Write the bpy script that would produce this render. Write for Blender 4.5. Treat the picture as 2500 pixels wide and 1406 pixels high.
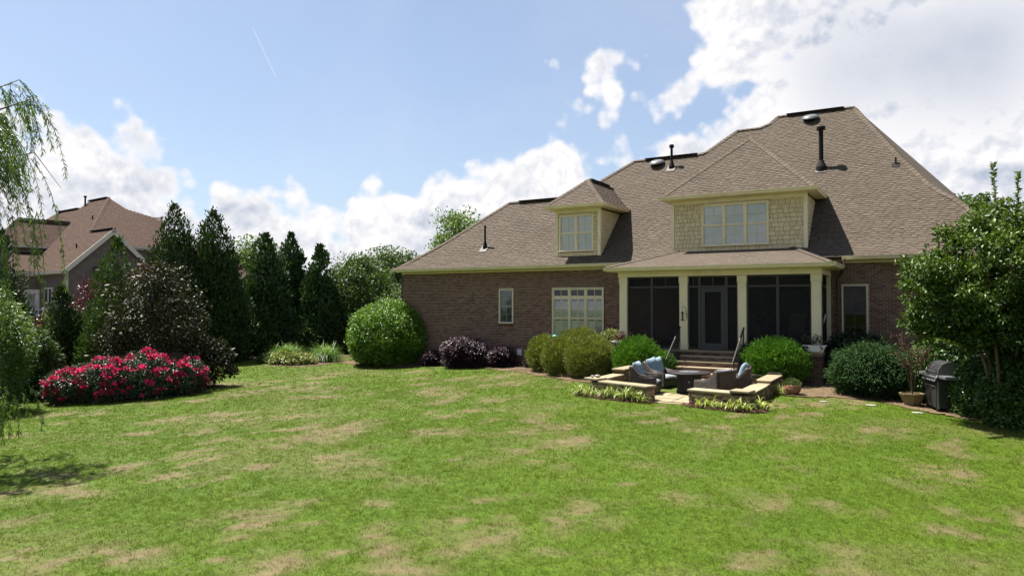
import bpy, math, random
import numpy as np
from mathutils import Vector, Matrix

R = math.radians
scene = bpy.context.scene
COL = scene.collection
for o in list(bpy.data.objects):
    bpy.data.objects.remove(o)

# ------------------------------------------------------------------ camera
# world axes: +X along the back wall of the house (to the right), +Y into the house, +Z up
cam = bpy.data.cameras.new('camera')
cam.sensor_width = 36.0
cam.lens = 36.0 * 1720 / 2500
cam.clip_start = 0.1
cam.clip_end = 3000
camo = bpy.data.objects.new('camera', cam)
camo.location = (0, 0, 2.41)
camo.rotation_euler = (R(90) + math.atan(35 / 1720), 0, R(30.7))
COL.objects.link(camo)
scene.camera = camo

# ------------------------------------------------------------------ light
SUN_TO = Vector((-0.46, 0.045, 1.0)).normalized()
SUN_EL = math.asin(SUN_TO.z)
SUN_AZ = math.atan2(SUN_TO.x, SUN_TO.y)          # clockwise from +Y
sun = bpy.data.lights.new('sun', 'SUN')
sun.energy = 5.0
sun.angle = R(0.53)
sun.color = (1.0, 0.955, 0.88)
suno = bpy.data.objects.new('sun', sun)
suno.rotation_euler = SUN_TO.to_track_quat('Z', 'Y').to_euler()
suno.location = (-20, 5, 40)
COL.objects.link(suno)

scene.view_settings.view_transform = 'Standard'
scene.view_settings.look = 'None'
scene.view_settings.gamma = 1.0
scene.view_settings.exposure = 1.65
scene.view_settings.use_curve_mapping = False
scene.cycles.max_bounces = 8
scene.cycles.transparent_max_bounces = 16
scene.cycles.diffuse_bounces = 3
scene.cycles.glossy_bounces = 2
scene.cycles.use_denoising = True
scene.cycles.sample_clamp_indirect = 4.0
scene.cycles.sample_clamp_direct = 12.0
scene.cycles.caustics_reflective = False
scene.cycles.caustics_refractive = False

# ------------------------------------------------------------------ world: Nishita sky with procedural cumulus
def build_world():
    w = bpy.data.worlds.new('World')
    scene.world = w
    w.use_nodes = True
    nt = w.node_tree
    N, L = nt.nodes, nt.links
    N.clear()
    out = N.new('ShaderNodeOutputWorld')
    bg = N.new('ShaderNodeBackground')
    L.new(bg.outputs[0], out.inputs[0])
    sky = N.new('ShaderNodeTexSky')
    sky.sky_type = 'NISHITA'
    sky.sun_disc = False
    sky.sun_elevation = SUN_EL
    sky.sun_rotation = SUN_AZ
    sky.altitude = 200
    sky.air_density = 1.0
    sky.dust_density = 1.6
    sky.ozone_density = 1.4
    tc = N.new('ShaderNodeTexCoord')
    D = tc.outputs['Generated']

    def math_(op, a, b=None, clamp=False):
        n = N.new('ShaderNodeMath'); n.operation = op; n.use_clamp = clamp
        for i, v in enumerate((a, b)):
            if v is None: continue
            if isinstance(v, (int, float)): n.inputs[i].default_value = v
            else: L.new(v, n.inputs[i])
        return n.outputs[0]

    def vmath(op, a, b=None):
        n = N.new('ShaderNodeVectorMath'); n.operation = op
        for i, v in enumerate((a, b)):
            if v is None: continue
            if isinstance(v, (tuple, list)): n.inputs[i].default_value = v
            else: L.new(v, n.inputs[i])
        return n.outputs['Value'] if op in ('DOT_PRODUCT', 'DISTANCE', 'LENGTH') else n.outputs[0]

    def mrange(v, a, b, c=0.0, d=1.0, smooth=True):
        n = N.new('ShaderNodeMapRange'); n.interpolation_type = 'SMOOTHSTEP' if smooth else 'LINEAR'
        n.clamp = True
        L.new(v, n.inputs[0])
        for i, x in zip((1, 2, 3, 4), (a, b, c, d)): n.inputs[i].default_value = x
        return n.outputs[0]

    def noise(vec, scale, detail, rough, dist=0.0):
        n = N.new('ShaderNodeTexNoise'); n.inputs['Scale'].default_value = scale
        n.inputs['Detail'].default_value = detail; n.inputs['Roughness'].default_value = rough
        n.inputs['Distortion'].default_value = dist
        L.new(vec, n.inputs['Vector'])
        return n.outputs[0]

    sep = N.new('ShaderNodeSeparateXYZ'); L.new(D, sep.inputs[0])
    # azimuth, counted clockwise from a heading 30.7 degrees left of +Y
    th = R(30.7)
    rt = vmath('DOT_PRODUCT', D, (math.cos(th), math.sin(th), 0))
    fw = vmath('DOT_PRODUCT', D, (-math.sin(th), math.cos(th), 0))
    az = math_('ARCTAN2', rt, fw)
    hor = math_('SQRT', math_('ADD', math_('MULTIPLY', rt, rt), math_('MULTIPLY', fw, fw)))
    el = math_('ARCTAN2', sep.outputs[2], hor)
    # billow noise
    puff = noise(D, 9.0, 9.0, 0.55, 0.15)
    mid = noise(D, 3.2, 2.0, 0.5)
    vor = N.new('ShaderNodeTexVoronoi'); vor.feature = 'SMOOTH_F1'
    vor.inputs['Scale'].default_value = 17.0
    vor.inputs['Detail'].default_value = 2.0
    vor.inputs['Roughness'].default_value = 0.45
    vor.inputs['Smoothness'].default_value = 0.35
    L.new(D, vor.inputs['Vector'])
    bil = math_('SUBTRACT', 0.42, vor.outputs['Distance'])
    jag = math_('ADD', math_('MULTIPLY', math_('SUBTRACT', puff, 0.5), 0.15), math_('MULTIPLY', bil, 0.10))
    # the same billows a little nearer the sun: what stands in the light, what lies behind it
    D2 = vmath('ADD', D, tuple(SUN_TO * 0.012))
    puff2 = noise(D2, 9.0, 5.0, 0.55, 0.15)
    relief = math_('SUBTRACT', puff2, puff)
    # the cumulus bank: height of its top edge against azimuth
    prof = [(-60, 13.0), (-40, 12.5), (-36.5, 13.0), (-33.6, 13.2), (-31, 12.7), (-29.2, 11.5), (-27.2, 10.8), (-26, 9.2), (-24.4, 8.7),
            (-22.6, 10.6), (-20.5, 10.4), (-18.1, 9.7), (-16, 9.2), (-14.6, 8.2), (-13.4, 7.8), (-11.5, 9.4), (-9.9, 9.2), (-8.2, 9.6),
            (-6.3, 11.8), (-4.0, 12.4), (-1.7, 12.2), (0.9, 13.3), (4.0, 13.7), (5.8, 12.6), (7.4, 11.8), (8.9, 12.2), (10.5, 11.9),
            (12.2, 13.7), (14.3, 14.8), (16.5, 15.6), (20.0, 16.0), (60, 16.0)]
    fc = N.new('ShaderNodeFloatCurve')
    L.new(math_('DIVIDE', math_('ADD', az, R(60)), R(120), True), fc.inputs['Value'])
    c = fc.mapping.curves[0]
    pts = [((a + 60) / 120, e / 20) for a, e in prof]
    while len(c.points) < len(pts): c.points.new(0.5, 0.5)
    for p, (x, y) in zip(c.points, pts): p.location = (x, y)
    fc.mapping.update()
    top = math_('MULTIPLY', fc.outputs[0], R(20))
    below = math_('SUBTRACT', top, el)                      # > 0 inside the bank
    bank = math_('ADD', math_('ADD', below, jag), 0.034)
    # separate clouds higher up: centre, reach
    blobs = [((-0.376, 0.870, 0.318), .055), ((-0.372, 0.882, 0.285), .052), ((-0.345, 0.892, 0.292), .045), ((-0.305, 0.912, 0.274), .045),
             ((-0.29, 0.91, 0.27), .04),
             ((-0.245, 0.893, 0.376), .06), ((-0.184, 0.905, 0.38), .10), ((-0.10, 0.935, 0.34), .12), ((-0.02, 0.935, 0.35), .14),
             ((0.08, 0.935, 0.34), .15), ((-0.141, 0.952, 0.27), .10), ((-0.05, 0.96, 0.27), .11), ((0.19, 0.93, 0.31), .15),
             ((-0.10, 0.90, 0.42), .14), ((0.05, 0.89, 0.45), .18), ((-0.04, 0.965, 0.235), .09), ((0.06, 0.965, 0.235), .10), ((0.14, 0.955, 0.24), .10), ((-0.175, 0.925, 0.335), .10), ((-0.07, 0.945, 0.315), .11), ((-0.13, 0.93, 0.345), .09)]
    iso = None
    for cpos, r in blobs:
        v = math_('SUBTRACT', r + 0.036, vmath('DISTANCE', D, Vector(cpos).normalized()[:]))
        iso = v if iso is None else math_('MAXIMUM', iso, v)
    # loose cumulus over the rest of the dome
    loose = math_('MULTIPLY', math_('SUBTRACT', mid, 0.64), 0.6)
    loose = math_('SUBTRACT', loose, mrange(el, 0.30, 0.55, 0.0, 0.0))
    loose = math_('SUBTRACT', loose, mrange(math_('ABSOLUTE', az), 0.75, 0.95, 0.30, 0.0))
    hi = math_('MAXIMUM', iso, loose)
    iso2 = math_('ADD', hi, math_('MULTIPLY', jag, 1.05))
    field = math_('MAXIMUM', bank, iso2)
    dens = mrange(math_('ADD', field, math_('MULTIPLY', math_('SUBTRACT', noise(D, 30.0, 6.0, 0.62), 0.5), 0.05)), -0.007, 0.028)
    wisp = mrange(noise(D, 2.2, 6.0, 0.6, 0.4), 0.35, 0.95, 0.0, 0.28)
    # light and shade of the clouds
    grey = mrange(noise(D, 6.5, 6.0, 0.6, 0.3), 0.34, 0.66)
    inner = mrange(field, 0.0, 0.045)
    lowg = math_('ADD', math_('MULTIPLY', math_('MULTIPLY', grey, inner), 0.42), math_('MULTIPLY', math_('MULTIPLY', relief, 6.5), inner), True)
    gsum = None
    for cpos, r in (((-0.05, 0.955, 0.291), .07), ((0.03, 0.955, 0.285), .07), ((-0.10, 0.945, 0.31), .06), ((0.07, 0.955, 0.28), .06)):
        v = mrange(vmath('DISTANCE', D, Vector(cpos).normalized()[:]), r * 1.9, r * 0.1)
        gsum = v if gsum is None else math_('ADD', gsum, v)
    shade = math_('MAXIMUM', lowg, math_('MULTIPLY', math_('MULTIPLY', gsum, 0.36), math_('ADD', 0.35, math_('MULTIPLY', puff, 1.2))), True)
    cc = N.new('ShaderNodeMix'); cc.data_type = 'RGBA'
    L.new(shade, cc.inputs['Factor'])
    cc.inputs['A'].default_value = (CLOUD, CLOUD * 0.985, CLOUD * 1.0, 1)
    cc.inputs['B'].default_value = (CLOUD * 0.50, CLOUD * 0.56, CLOUD * 0.68, 1)
    # thin veil in the clear air, then clouds
    skym = vmath('MULTIPLY', sky.outputs[0], (SKYK * SKYT[0], SKYK * SKYT[1], SKYK * SKYT[2]))
    m1 = N.new('ShaderNodeMix'); m1.data_type = 'RGBA'
    L.new(math_('ADD', wisp, mrange(el, 0.0, 1.1, 0.30, 0.0, False)), m1.inputs['Factor']); L.new(skym, m1.inputs['A'])
    m1.inputs['B'].default_value = (CLOUD * 0.80, CLOUD * 0.86, CLOUD * 0.95, 1)
    # a short aeroplane trail
    a0 = Vector((-0.75, 0.53, 0.36)); 
    def dirpx(px, py):
        a = (px - 1250) / 1720; b = (738 - py) / 1720
        v = Vector((-math.sin(th), math.cos(th), 0)) + a * Vector((math.cos(th), math.sin(th), 0)) + b * Vector((0, 0, 1))
        return v.normalized()
    t0, t1 = dirpx(615, 70), dirpx(668, 182)
    nrm = t0.cross(t1).normalized(); midd = (t0 + t1).normalized()
    ln = mrange(math_('ABSOLUTE', vmath('DOT_PRODUCT', D, nrm[:])), 0.0002, 0.0010, 1, 0)
    ln = math_('MULTIPLY', ln, mrange(vmath('DISTANCE', D, midd[:]), 0.028, 0.036, 0.32, 0))
    m15 = N.new('ShaderNodeMix'); m15.data_type = 'RGBA'
    L.new(ln, m15.inputs['Factor']); L.new(m1.outputs['Result'], m15.inputs['A'])
    m15.inputs['B'].default_value = (CLOUD, CLOUD, CLOUD, 1)
    m2 = N.new('ShaderNodeMix'); m2.data_type = 'RGBA'
    L.new(dens, m2.inputs['Factor']); L.new(m15.outputs['Result'], m2.inputs['A']); L.new(cc.outputs['Result'], m2.inputs['B'])
    L.new(m2.outputs['Result'], bg.inputs['Color'])
    bg.inputs['Strength'].default_value = WSTR
    w.cycles.sampling_method = 'MANUAL'
    w.cycles.sample_map_resolution = 512

WSTR = 0.05
SKYK = 0.92
SKYT = (0.93, 1.0, 1.07)
CLOUD = 6.5
build_world()

# ------------------------------------------------------------------ helpers
def sm(a, b, x):
    t = min(1, max(0, (x - a) / (b - a)))
    return t * t * (3 - 2 * t)

def G(x, y):
    """height of the ground"""
    g = -0.1 - 0.018 * (23.3 - y) if y < 23.3 else -0.1 + 0.1 * sm(23.3, 26, y)
    l = max(0, -x - 7)
    g -= 0.033 * l if l < 16 else 0.033 * 16 + 0.01 * min(20, l - 16)
    g -= 0.04 * max(0, min(6, x + 2))
    return g

def vnoise(P, seed=0):
    """value noise, P (n,k) -> (n,) in 0..1"""
    P = np.asarray(P, float)
    i = np.floor(P).astype(np.int64); f = P - i
    f = f * f * (3 - 2 * f)
    k = P.shape[1]
    out = np.zeros(len(P))
    pr = np.array([73856093, 19349663, 83492791])[:k]
    for c in range(2 ** k):
        off = np.array([(c >> b) & 1 for b in range(k)])
        h = ((i + off) * pr).sum(1) + seed * 1013904223
        h = (h ^ (h >> 13)) * 1274126177 & 0x7fffffff
        h = (h ^ (h >> 16)) & 0xffff
        wgt = np.prod(np.where(off == 1, f, 1 - f), axis=1)
        out += wgt * (h / 65535.0)
    return out

def fbm(P, seed=0, oct=4):
    P = np.asarray(P, float); s = 0; a = 1; t = 0
    for o in range(oct):
        s = s + a * vnoise(P * 2 ** o, seed + o); t += a; a *= .5
    return s / t

class MB:
    def __init__(s): s.v = []; s.f = []; s.t = []
    def add(s, vs, fs, tint=0.5):
        b = len(s.v); s.v += [tuple(p) for p in vs]; s.f += [tuple(b + i for i in f) for f in fs]; s.t += [tint] * len(fs); return s
    def box(s, x0, x1, y0, y1, z0, z1, tint=0.5):
        return s.add([(x0,y0,z0),(x1,y0,z0),(x1,y1,z0),(x0,y1,z0),(x0,y0,z1),(x1,y0,z1),(x1,y1,z1),(x0,y1,z1)],
                     [(0,3,2,1),(4,5,6,7),(0,1,5,4),(1,2,6,5),(2,3,7,6),(3,0,4,7)], tint)
    def obox(s, c, ax, ay, az, tint=0.5):
        c, ax, ay, az = map(Vector, (c, ax, ay, az))
        vs = [c + i*ax + j*ay + k*az for k in (-1,1) for i, j in ((-1,-1),(1,-1),(1,1),(-1,1))]
        return s.add(vs, [(0,3,2,1),(4,5,6,7),(0,1,5,4),(1,2,6,5),(2,3,7,6),(3,0,4,7)], tint)
    def prism(s, poly, off, tint=0.5):
        """closed 3d polygon extruded by the vector off"""
        n = len(poly); a = [Vector(p) for p in poly]; o = Vector(off)
        vs = a + [p + o for p in a]
        fs = [tuple(range(n))[::-1], tuple(range(n, 2*n))] + [(i, (i+1) % n, n + (i+1) % n, n + i) for i in range(n)]
        return s.add(vs, fs, tint)
    def tube(s, pts, r, n=8, tint=0.5, cap=True):
        pts = [Vector(p) for p in pts]; m = len(pts)
        rs = r if isinstance(r, (list, tuple)) else [r] * m
        vs = []; up = Vector((0.13, 0.31, 0.94)).normalized()
        for i, p in enumerate(pts):
            d = (pts[min(i+1, m-1)] - pts[max(i-1, 0)]).normalized()
            a = d.cross(up)
            if a.length < 1e-3: a = d.cross(Vector((1, 0, 0)))
            a.normalize(); b = d.cross(a)
            for k in range(n):
                t = 2 * math.pi * k / n
                vs.append(p + rs[i] * (math.cos(t) * a + math.sin(t) * b))
        fs = [(i*n+k, i*n+(k+1) % n, (i+1)*n+(k+1) % n, (i+1)*n+k) for i in range(m-1) for k in range(n)]
        if cap: fs += [tuple(range(n))[::-1], tuple(range((m-1)*n, m*n))]
        return s.add(vs, fs, tint)
    def lathe(s, prof, c=(0,0,0), n=20, tint=0.5, M=None):
        c = Vector(c); vs = []
        for r, z in prof:
            for k in range(n):
                t = 2*math.pi*k/n
                p = Vector((r*math.cos(t), r*math.sin(t), z))
                if M is not None: p = M @ p
                vs.append(c + p)
        m = len(prof)
        fs = [(i*n+k, i*n+(k+1) % n, (i+1)*n+(k+1) % n, (i+1)*n+k) for i in range(m-1) for k in range(n)]
        fs += [tuple(range(n))[::-1], tuple(range((m-1)*n, m*n))]
        return s.add(vs, fs, tint)
    def build(s, name, mat, parent=None, smooth=False, bevel=0.0, label=None, kind=None, seg=2):
        me = bpy.data.meshes.new(name)
        me.from_pydata(s.v, [], s.f)
        a = me.attributes.new('tint', 'FLOAT', 'FACE')
        a.data.foreach_set('value', np.asarray(s.t, dtype=np.float32))
        me.materials.append(M_[mat] if isinstance(mat, str) else mat)
        if smooth: me.polygons.foreach_set('use_smooth', [True] * len(me.polygons))
        me.update()
        return link(name, me, parent, bevel, label, kind, seg)

BASE = {}
def link(name, me, parent=None, bevel=0.0, label=None, kind=None, seg=2):
    o = bpy.data.objects.new(name, me); COL.objects.link(o)
    if parent is not None:
        o.parent = parent
        if parent.name in BASE: o.matrix_parent_inverse = BASE[parent.name].inverted()
    if bevel:
        b = o.modifiers.new('bevel', 'BEVEL'); b.width = bevel; b.segments = seg; b.limit_method = 'ANGLE'; b.angle_limit = R(40)
    if label: o['label'] = label
    if kind: o['kind'] = kind
    return o

def tag(o, label, cat, group=None):
    o['label'] = label; o['category'] = cat
    if group: o['group'] = group
    return o

def thing(name, label, cat, loc, rotz=0.0, group=None, world=False):
    """an Empty at the base of a thing; world=True: its parts are given in world coordinates"""
    o = bpy.data.objects.new(name, None); COL.objects.link(o)
    o.empty_display_size = 0.2
    o.location = loc; o.rotation_euler = (0, 0, rotz)
    tag(o, label, cat, group)
    if world: BASE[o.name] = Matrix.Translation(loc) @ Matrix.Rotation(rotz, 4, 'Z')
    return o

def copy_tree(root, loc, rotz, label=None, scale=None):
    r = root.copy(); COL.objects.link(r); r.location = loc; r.rotation_euler = (0, 0, rotz)
    if scale: r.scale = (scale,) * 3
    if label: r['label'] = label
    for ch in list(root.children):
        c = ch.copy(); COL.objects.link(c); c.parent = r
        for g in list(ch.children):
            d = g.copy(); COL.objects.link(d); d.parent = c
    return r

# ------------------------------------------------------------------ materials
M_ = {}
def mat(name, c1, c2=None, rough=0.7, spec=0.3, metal=0.0, noise=0.0, nscale=6.0, bump=0.0, bscale=60.0, tint=True, detail=5, coat=0.0, wear=None):
    """base colour between c1 and c2 by the piece's own tint plus noise"""
    m = bpy.data.materials.new(name); m.use_nodes = True
    nt = m.node_tree; N, L = nt.nodes, nt.links
    p = N['Principled BSDF']
    p.inputs['Roughness'].default_value = rough
    p.inputs['Specular IOR Level'].default_value = spec
    p.inputs['Metallic'].default_value = metal
    p.inputs['Coat Weight'].default_value = coat
    c2 = c2 or c1
    geo = N.new('ShaderNodeNewGeometry')
    fac = None
    if tint:
        at = N.new('ShaderNodeAttribute'); at.attribute_name = 'tint'; fac = at.outputs['Fac']
    if noise > 0 or not tint:
        nz = N.new('ShaderNodeTexNoise'); nz.inputs['Scale'].default_value = nscale
        nz.inputs['Detail'].default_value = detail; nz.inputs['Roughness'].default_value = 0.6
        L.new(geo.outputs['Position'], nz.inputs['Vector'])
        ml = N.new('ShaderNodeMath'); ml.operation = 'MULTIPLY_ADD'
        L.new(nz.outputs[0], ml.inputs[0]); ml.inputs[1].default_value = 2*noise if tint else 2.0
        if tint:
            sb = N.new('ShaderNodeMath'); sb.operation = 'SUBTRACT'; L.new(fac, sb.inputs[0]); sb.inputs[1].default_value = noise
            L.new(sb.outputs[0], ml.inputs[2])
        else: ml.inputs[2].default_value = -0.5
        fac = ml.outputs[0]
    mx = N.new('ShaderNodeMix'); mx.data_type = 'RGBA'; mx.clamp_factor = True
    L.new(fac, mx.inputs['Factor'])
    mx.inputs['A'].default_value = (*c1, 1); mx.inputs['B'].default_value = (*c2, 1)
    col = mx.outputs['Result']
    if wear:
        wc, amount, ws = wear
        wn = N.new('ShaderNodeTexNoise'); wn.inputs['Scale'].default_value = ws; wn.inputs['Detail'].default_value = 6; wn.inputs['Roughness'].default_value = 0.65
        L.new(geo.outputs['Position'], wn.inputs['Vector'])
        mr = N.new('ShaderNodeMapRange'); mr.inputs[1].default_value = 0.5; mr.inputs[2].default_value = 0.72; mr.inputs[4].default_value = amount
        L.new(wn.outputs[0], mr.inputs[0])
        m2 = N.new('ShaderNodeMix'); m2.data_type = 'RGBA'; L.new(mr.outputs[0], m2.inputs['Factor'])
        L.new(col, m2.inputs['A']); m2.inputs['B'].default_value = (*wc, 1); col = m2.outputs['Result']
    L.new(col, p.inputs['Base Color'])
    if bump:
        bn = N.new('ShaderNodeTexNoise'); bn.inputs['Scale'].default_value = bscale; bn.inputs['Detail'].default_value = 4
        L.new(geo.outputs['Position'], bn.inputs['Vector'])
        bp = N.new('ShaderNodeBump'); bp.inputs['Strength'].default_value = bump; bp.inputs['Distance'].default_value = 0.01
        L.new(bn.outputs[0], bp.inputs['Height']); L.new(bp.outputs[0], p.inputs['Normal'])
    M_[name] = m
    return m

def leafmat(name, dark, light, rough=0.45, spec=0.4, trans=0.25, tcol=None):
    m = bpy.data.materials.new(name); m.use_nodes = True
    nt = m.node_tree; N, L = nt.nodes, nt.links
    p = N['Principled BSDF']; out = N['Material Output']
    p.inputs['Roughness'].default_value = rough; p.inputs['Specular IOR Level'].default_value = spec
    at = N.new('ShaderNodeAttribute'); at.attribute_name = 'tint'
    mx = N.new('ShaderNodeMix'); mx.data_type = 'RGBA'; mx.clamp_factor = True
    L.new(at.outputs['Fac'], mx.inputs['Factor']); mx.inputs['A'].default_value = (*dark, 1); mx.inputs['B'].default_value = (*light, 1)
    L.new(mx.outputs['Result'], p.inputs['Base Color'])
    tr = N.new('ShaderNodeBsdfTranslucent')
    hs = N.new('ShaderNodeMix'); hs.data_type = 'RGBA'; hs.blend_type = 'MULTIPLY'; hs.inputs['Factor'].default_value = 1
    L.new(mx.outputs['Result'], hs.inputs['A']); hs.inputs['B'].default_value = (*(tcol or (1.35, 1.3, 0.55)), 1)
    L.new(hs.outputs['Result'], tr.inputs['Color'])
    ms = N.new('ShaderNodeMixShader'); ms.inputs[0].default_value = trans
    L.new(p.outputs[0], ms.inputs[1]); L.new(tr.outputs[0], ms.inputs[2]); L.new(ms.outputs[0], out.inputs[0])
    M_[name] = m
    return m

mat('trim', (0.60, 0.52, 0.355), (0.66, 0.575, 0.40), rough=0.55, spec=0.3, noise=0.25, nscale=1.5, wear=((0.30, 0.27, 0.17), 0.35, 2.2))
mat('siding', (0.45, 0.37, 0.22), (0.57, 0.475, 0.295), rough=0.7, noise=0.2, nscale=3, bump=0.15, bscale=90)
mat('siding_gap', (0.10, 0.085, 0.05), (0.12, 0.10, 0.06), rough=0.9)
mat('brick', (0.064, 0.035, 0.027), (0.205, 0.122, 0.092), rough=0.85, spec=0.2, noise=0.15, nscale=14, bump=0.4, bscale=120)
mat('mortar', (0.36, 0.28, 0.215), (0.42, 0.335, 0.26), rough=0.9, spec=0.1, noise=0.4, nscale=9, bump=0.2, bscale=150)
mat('roofing', (0.0453, 0.0345, 0.0261), (0.1057, 0.0836, 0.0633), rough=0.9, spec=0.15, noise=0.14, nscale=30, bump=0.3, bscale=220, wear=((0.044, 0.035, 0.029), 0.32, 0.7))
mat('roof_deck', (0.06, 0.05, 0.045), (0.08, 0.065, 0.055), rough=0.95)
mat('roofing_red', (0.0346, 0.0204, 0.0144), (0.0795, 0.0470, 0.0331), rough=0.9, spec=0.15, noise=0.14, nscale=25, bump=0.5, bscale=200)
mat('vent_black', (0.010, 0.008, 0.008), (0.015, 0.012, 0.012), rough=0.75, spec=0.12)
mat('vent_grey', (0.0880, 0.0920, 0.0920), (0.1120, 0.1160, 0.1160), rough=0.4, spec=0.4, noise=0.3, nscale=4)
mat('flashing', (0.0960, 0.0880, 0.0840), (0.1200, 0.1104, 0.1056), rough=0.7)
mat('screen_frame', (0.0312, 0.0300, 0.0300), (0.0420, 0.0408, 0.0408), rough=0.5, noise=0.2)
mat('iron', (0.012, 0.012, 0.013), (0.02, 0.02, 0.021), rough=0.35, spec=0.5)
mat('iron_sunlit', (0.040, 0.038, 0.036), (0.055, 0.052, 0.05), rough=0.7, spec=0.15)  # paler copy of iron: sunlight on the lower rail put into the colour
mat('white_paint', (0.5950, 0.5865, 0.5525), (0.6630, 0.6545, 0.6205), rough=0.5, noise=0.2, nscale=8)
mat('shutter', (0.80, 0.79, 0.73), (0.86, 0.85, 0.79), rough=0.5)
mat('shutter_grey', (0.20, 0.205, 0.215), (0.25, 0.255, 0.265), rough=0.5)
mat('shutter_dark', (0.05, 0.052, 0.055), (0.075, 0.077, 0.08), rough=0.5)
mat('blind', (0.82, 0.83, 0.85), (0.88, 0.89, 0.90), rough=0.6)
mat('room_dark', (0.012, 0.012, 0.012), (0.02, 0.019, 0.018), rough=0.9)
mat('porch_inside', (0.20, 0.17, 0.14), (0.24, 0.2, 0.165), rough=0.8, noise=0.3)
mat('tread', (0.2160, 0.1710, 0.1035), (0.2970, 0.2430, 0.1575), rough=0.8, noise=0.4, nscale=7, bump=0.4, bscale=40)
mat('capstone', (0.1974, 0.1596, 0.0966), (0.2520, 0.2100, 0.1344), rough=0.85, noise=0.3, nscale=6, bump=0.5, bscale=30, wear=((0.19, 0.145, 0.085), 0.5, 5))
mat('fieldstone', (0.0900, 0.0612, 0.0360), (0.3240, 0.2340, 0.1395), rough=0.9, noise=0.2, nscale=12, bump=0.7, bscale=35)
mat('flagstone', (0.1764, 0.1386, 0.0798), (0.2604, 0.2142, 0.1344), rough=0.85, noise=0.3, nscale=4, bump=0.3, bscale=25)
mat('grout', (0.15, 0.12, 0.085), (0.2, 0.16, 0.11), rough=0.95, noise=0.4, nscale=12)
mat('cushion_blue', (0.1634, 0.2193, 0.2580), (0.1978, 0.2580, 0.2967), rough=0.9, spec=0.1, noise=0.3, nscale=9, bump=0.15, bscale=300)
mat('cushion_white', (0.2016, 0.2142, 0.2268), (0.2436, 0.2562, 0.2688), rough=0.9, spec=0.1, noise=0.3, nscale=9, bump=0.15, bscale=300)
mat('table_metal', (0.014, 0.012, 0.012), (0.024, 0.020, 0.021), rough=0.55, spec=0.25, noise=0.3, nscale=6)
mat('grill_black', (0.016, 0.016, 0.016), (0.028, 0.028, 0.027), rough=0.38, spec=0.5, noise=0.3, nscale=4)
mat('grill_steel', (0.42, 0.42, 0.42), (0.55, 0.55, 0.55), rough=0.25, metal=0.9, noise=0.3)
mat('grill_shelf', (0.0800, 0.0840, 0.0880), (0.1120, 0.1160, 0.1200), rough=0.4, spec=0.5)
mat('terracotta', (0.1890, 0.0840, 0.0455), (0.2520, 0.1260, 0.0700), rough=0.85, noise=0.4, nscale=10, bump=0.2)
mat('pot_tan', (0.1275, 0.0924, 0.0382), (0.1849, 0.1435, 0.0669), rough=0.7, noise=0.4, nscale=9, bump=0.2)
mat('shade_cloth', (0.20, 0.155, 0.12), (0.27, 0.21, 0.165), rough=.8, noise=.5, nscale=2.0)
mat('soil', (0.05, 0.033, 0.022), (0.09, 0.06, 0.04), rough=1.0, noise=0.5, nscale=30, bump=0.8, bscale=60)
mat('pine_straw', (0.0714, 0.0504, 0.0302), (0.1554, 0.1134, 0.0689), rough=1.0, spec=0.05, noise=0.5, nscale=22, bump=1.0, bscale=90)
mat('mulch', (0.0340, 0.0170, 0.0119), (0.0808, 0.0408, 0.0289), rough=0.95, spec=0.1, noise=0.4, nscale=25, bump=0.8, bscale=70)
mat('bark', (0.07, 0.05, 0.036), (0.14, 0.105, 0.075), rough=0.95, noise=0.4, nscale=9, bump=0.8, bscale=30)
mat('bark_smooth', (0.16, 0.115, 0.08), (0.26, 0.20, 0.14), rough=0.8, noise=0.4, nscale=6, bump=0.3, bscale=20)
mat('stone_grey', (0.2100, 0.1890, 0.1610), (0.3150, 0.2870, 0.2520), rough=0.9, noise=0.4, nscale=15, bump=0.6, bscale=40)
mat('teal', (0.06, 0.36, 0.33), (0.09, 0.42, 0.38), rough=0.4)
mat('dark_green_metal', (0.02, 0.05, 0.035), (0.03, 0.07, 0.05), rough=0.4)
mat('brass', (0.05, 0.034, 0.012), (0.075, 0.05, 0.02), rough=0.5)
mat('n_siding', (0.115, 0.098, 0.085), (0.165, 0.142, 0.12), rough=0.8, noise=0.2, nscale=3, bump=0.2)
mat('n_trim', (0.50, 0.47, 0.40), (0.56, 0.53, 0.46), rough=0.6, noise=0.3)
mat('copper_dark', (0.05, 0.035, 0.03), (0.08, 0.055, 0.045), rough=0.5)

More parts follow.
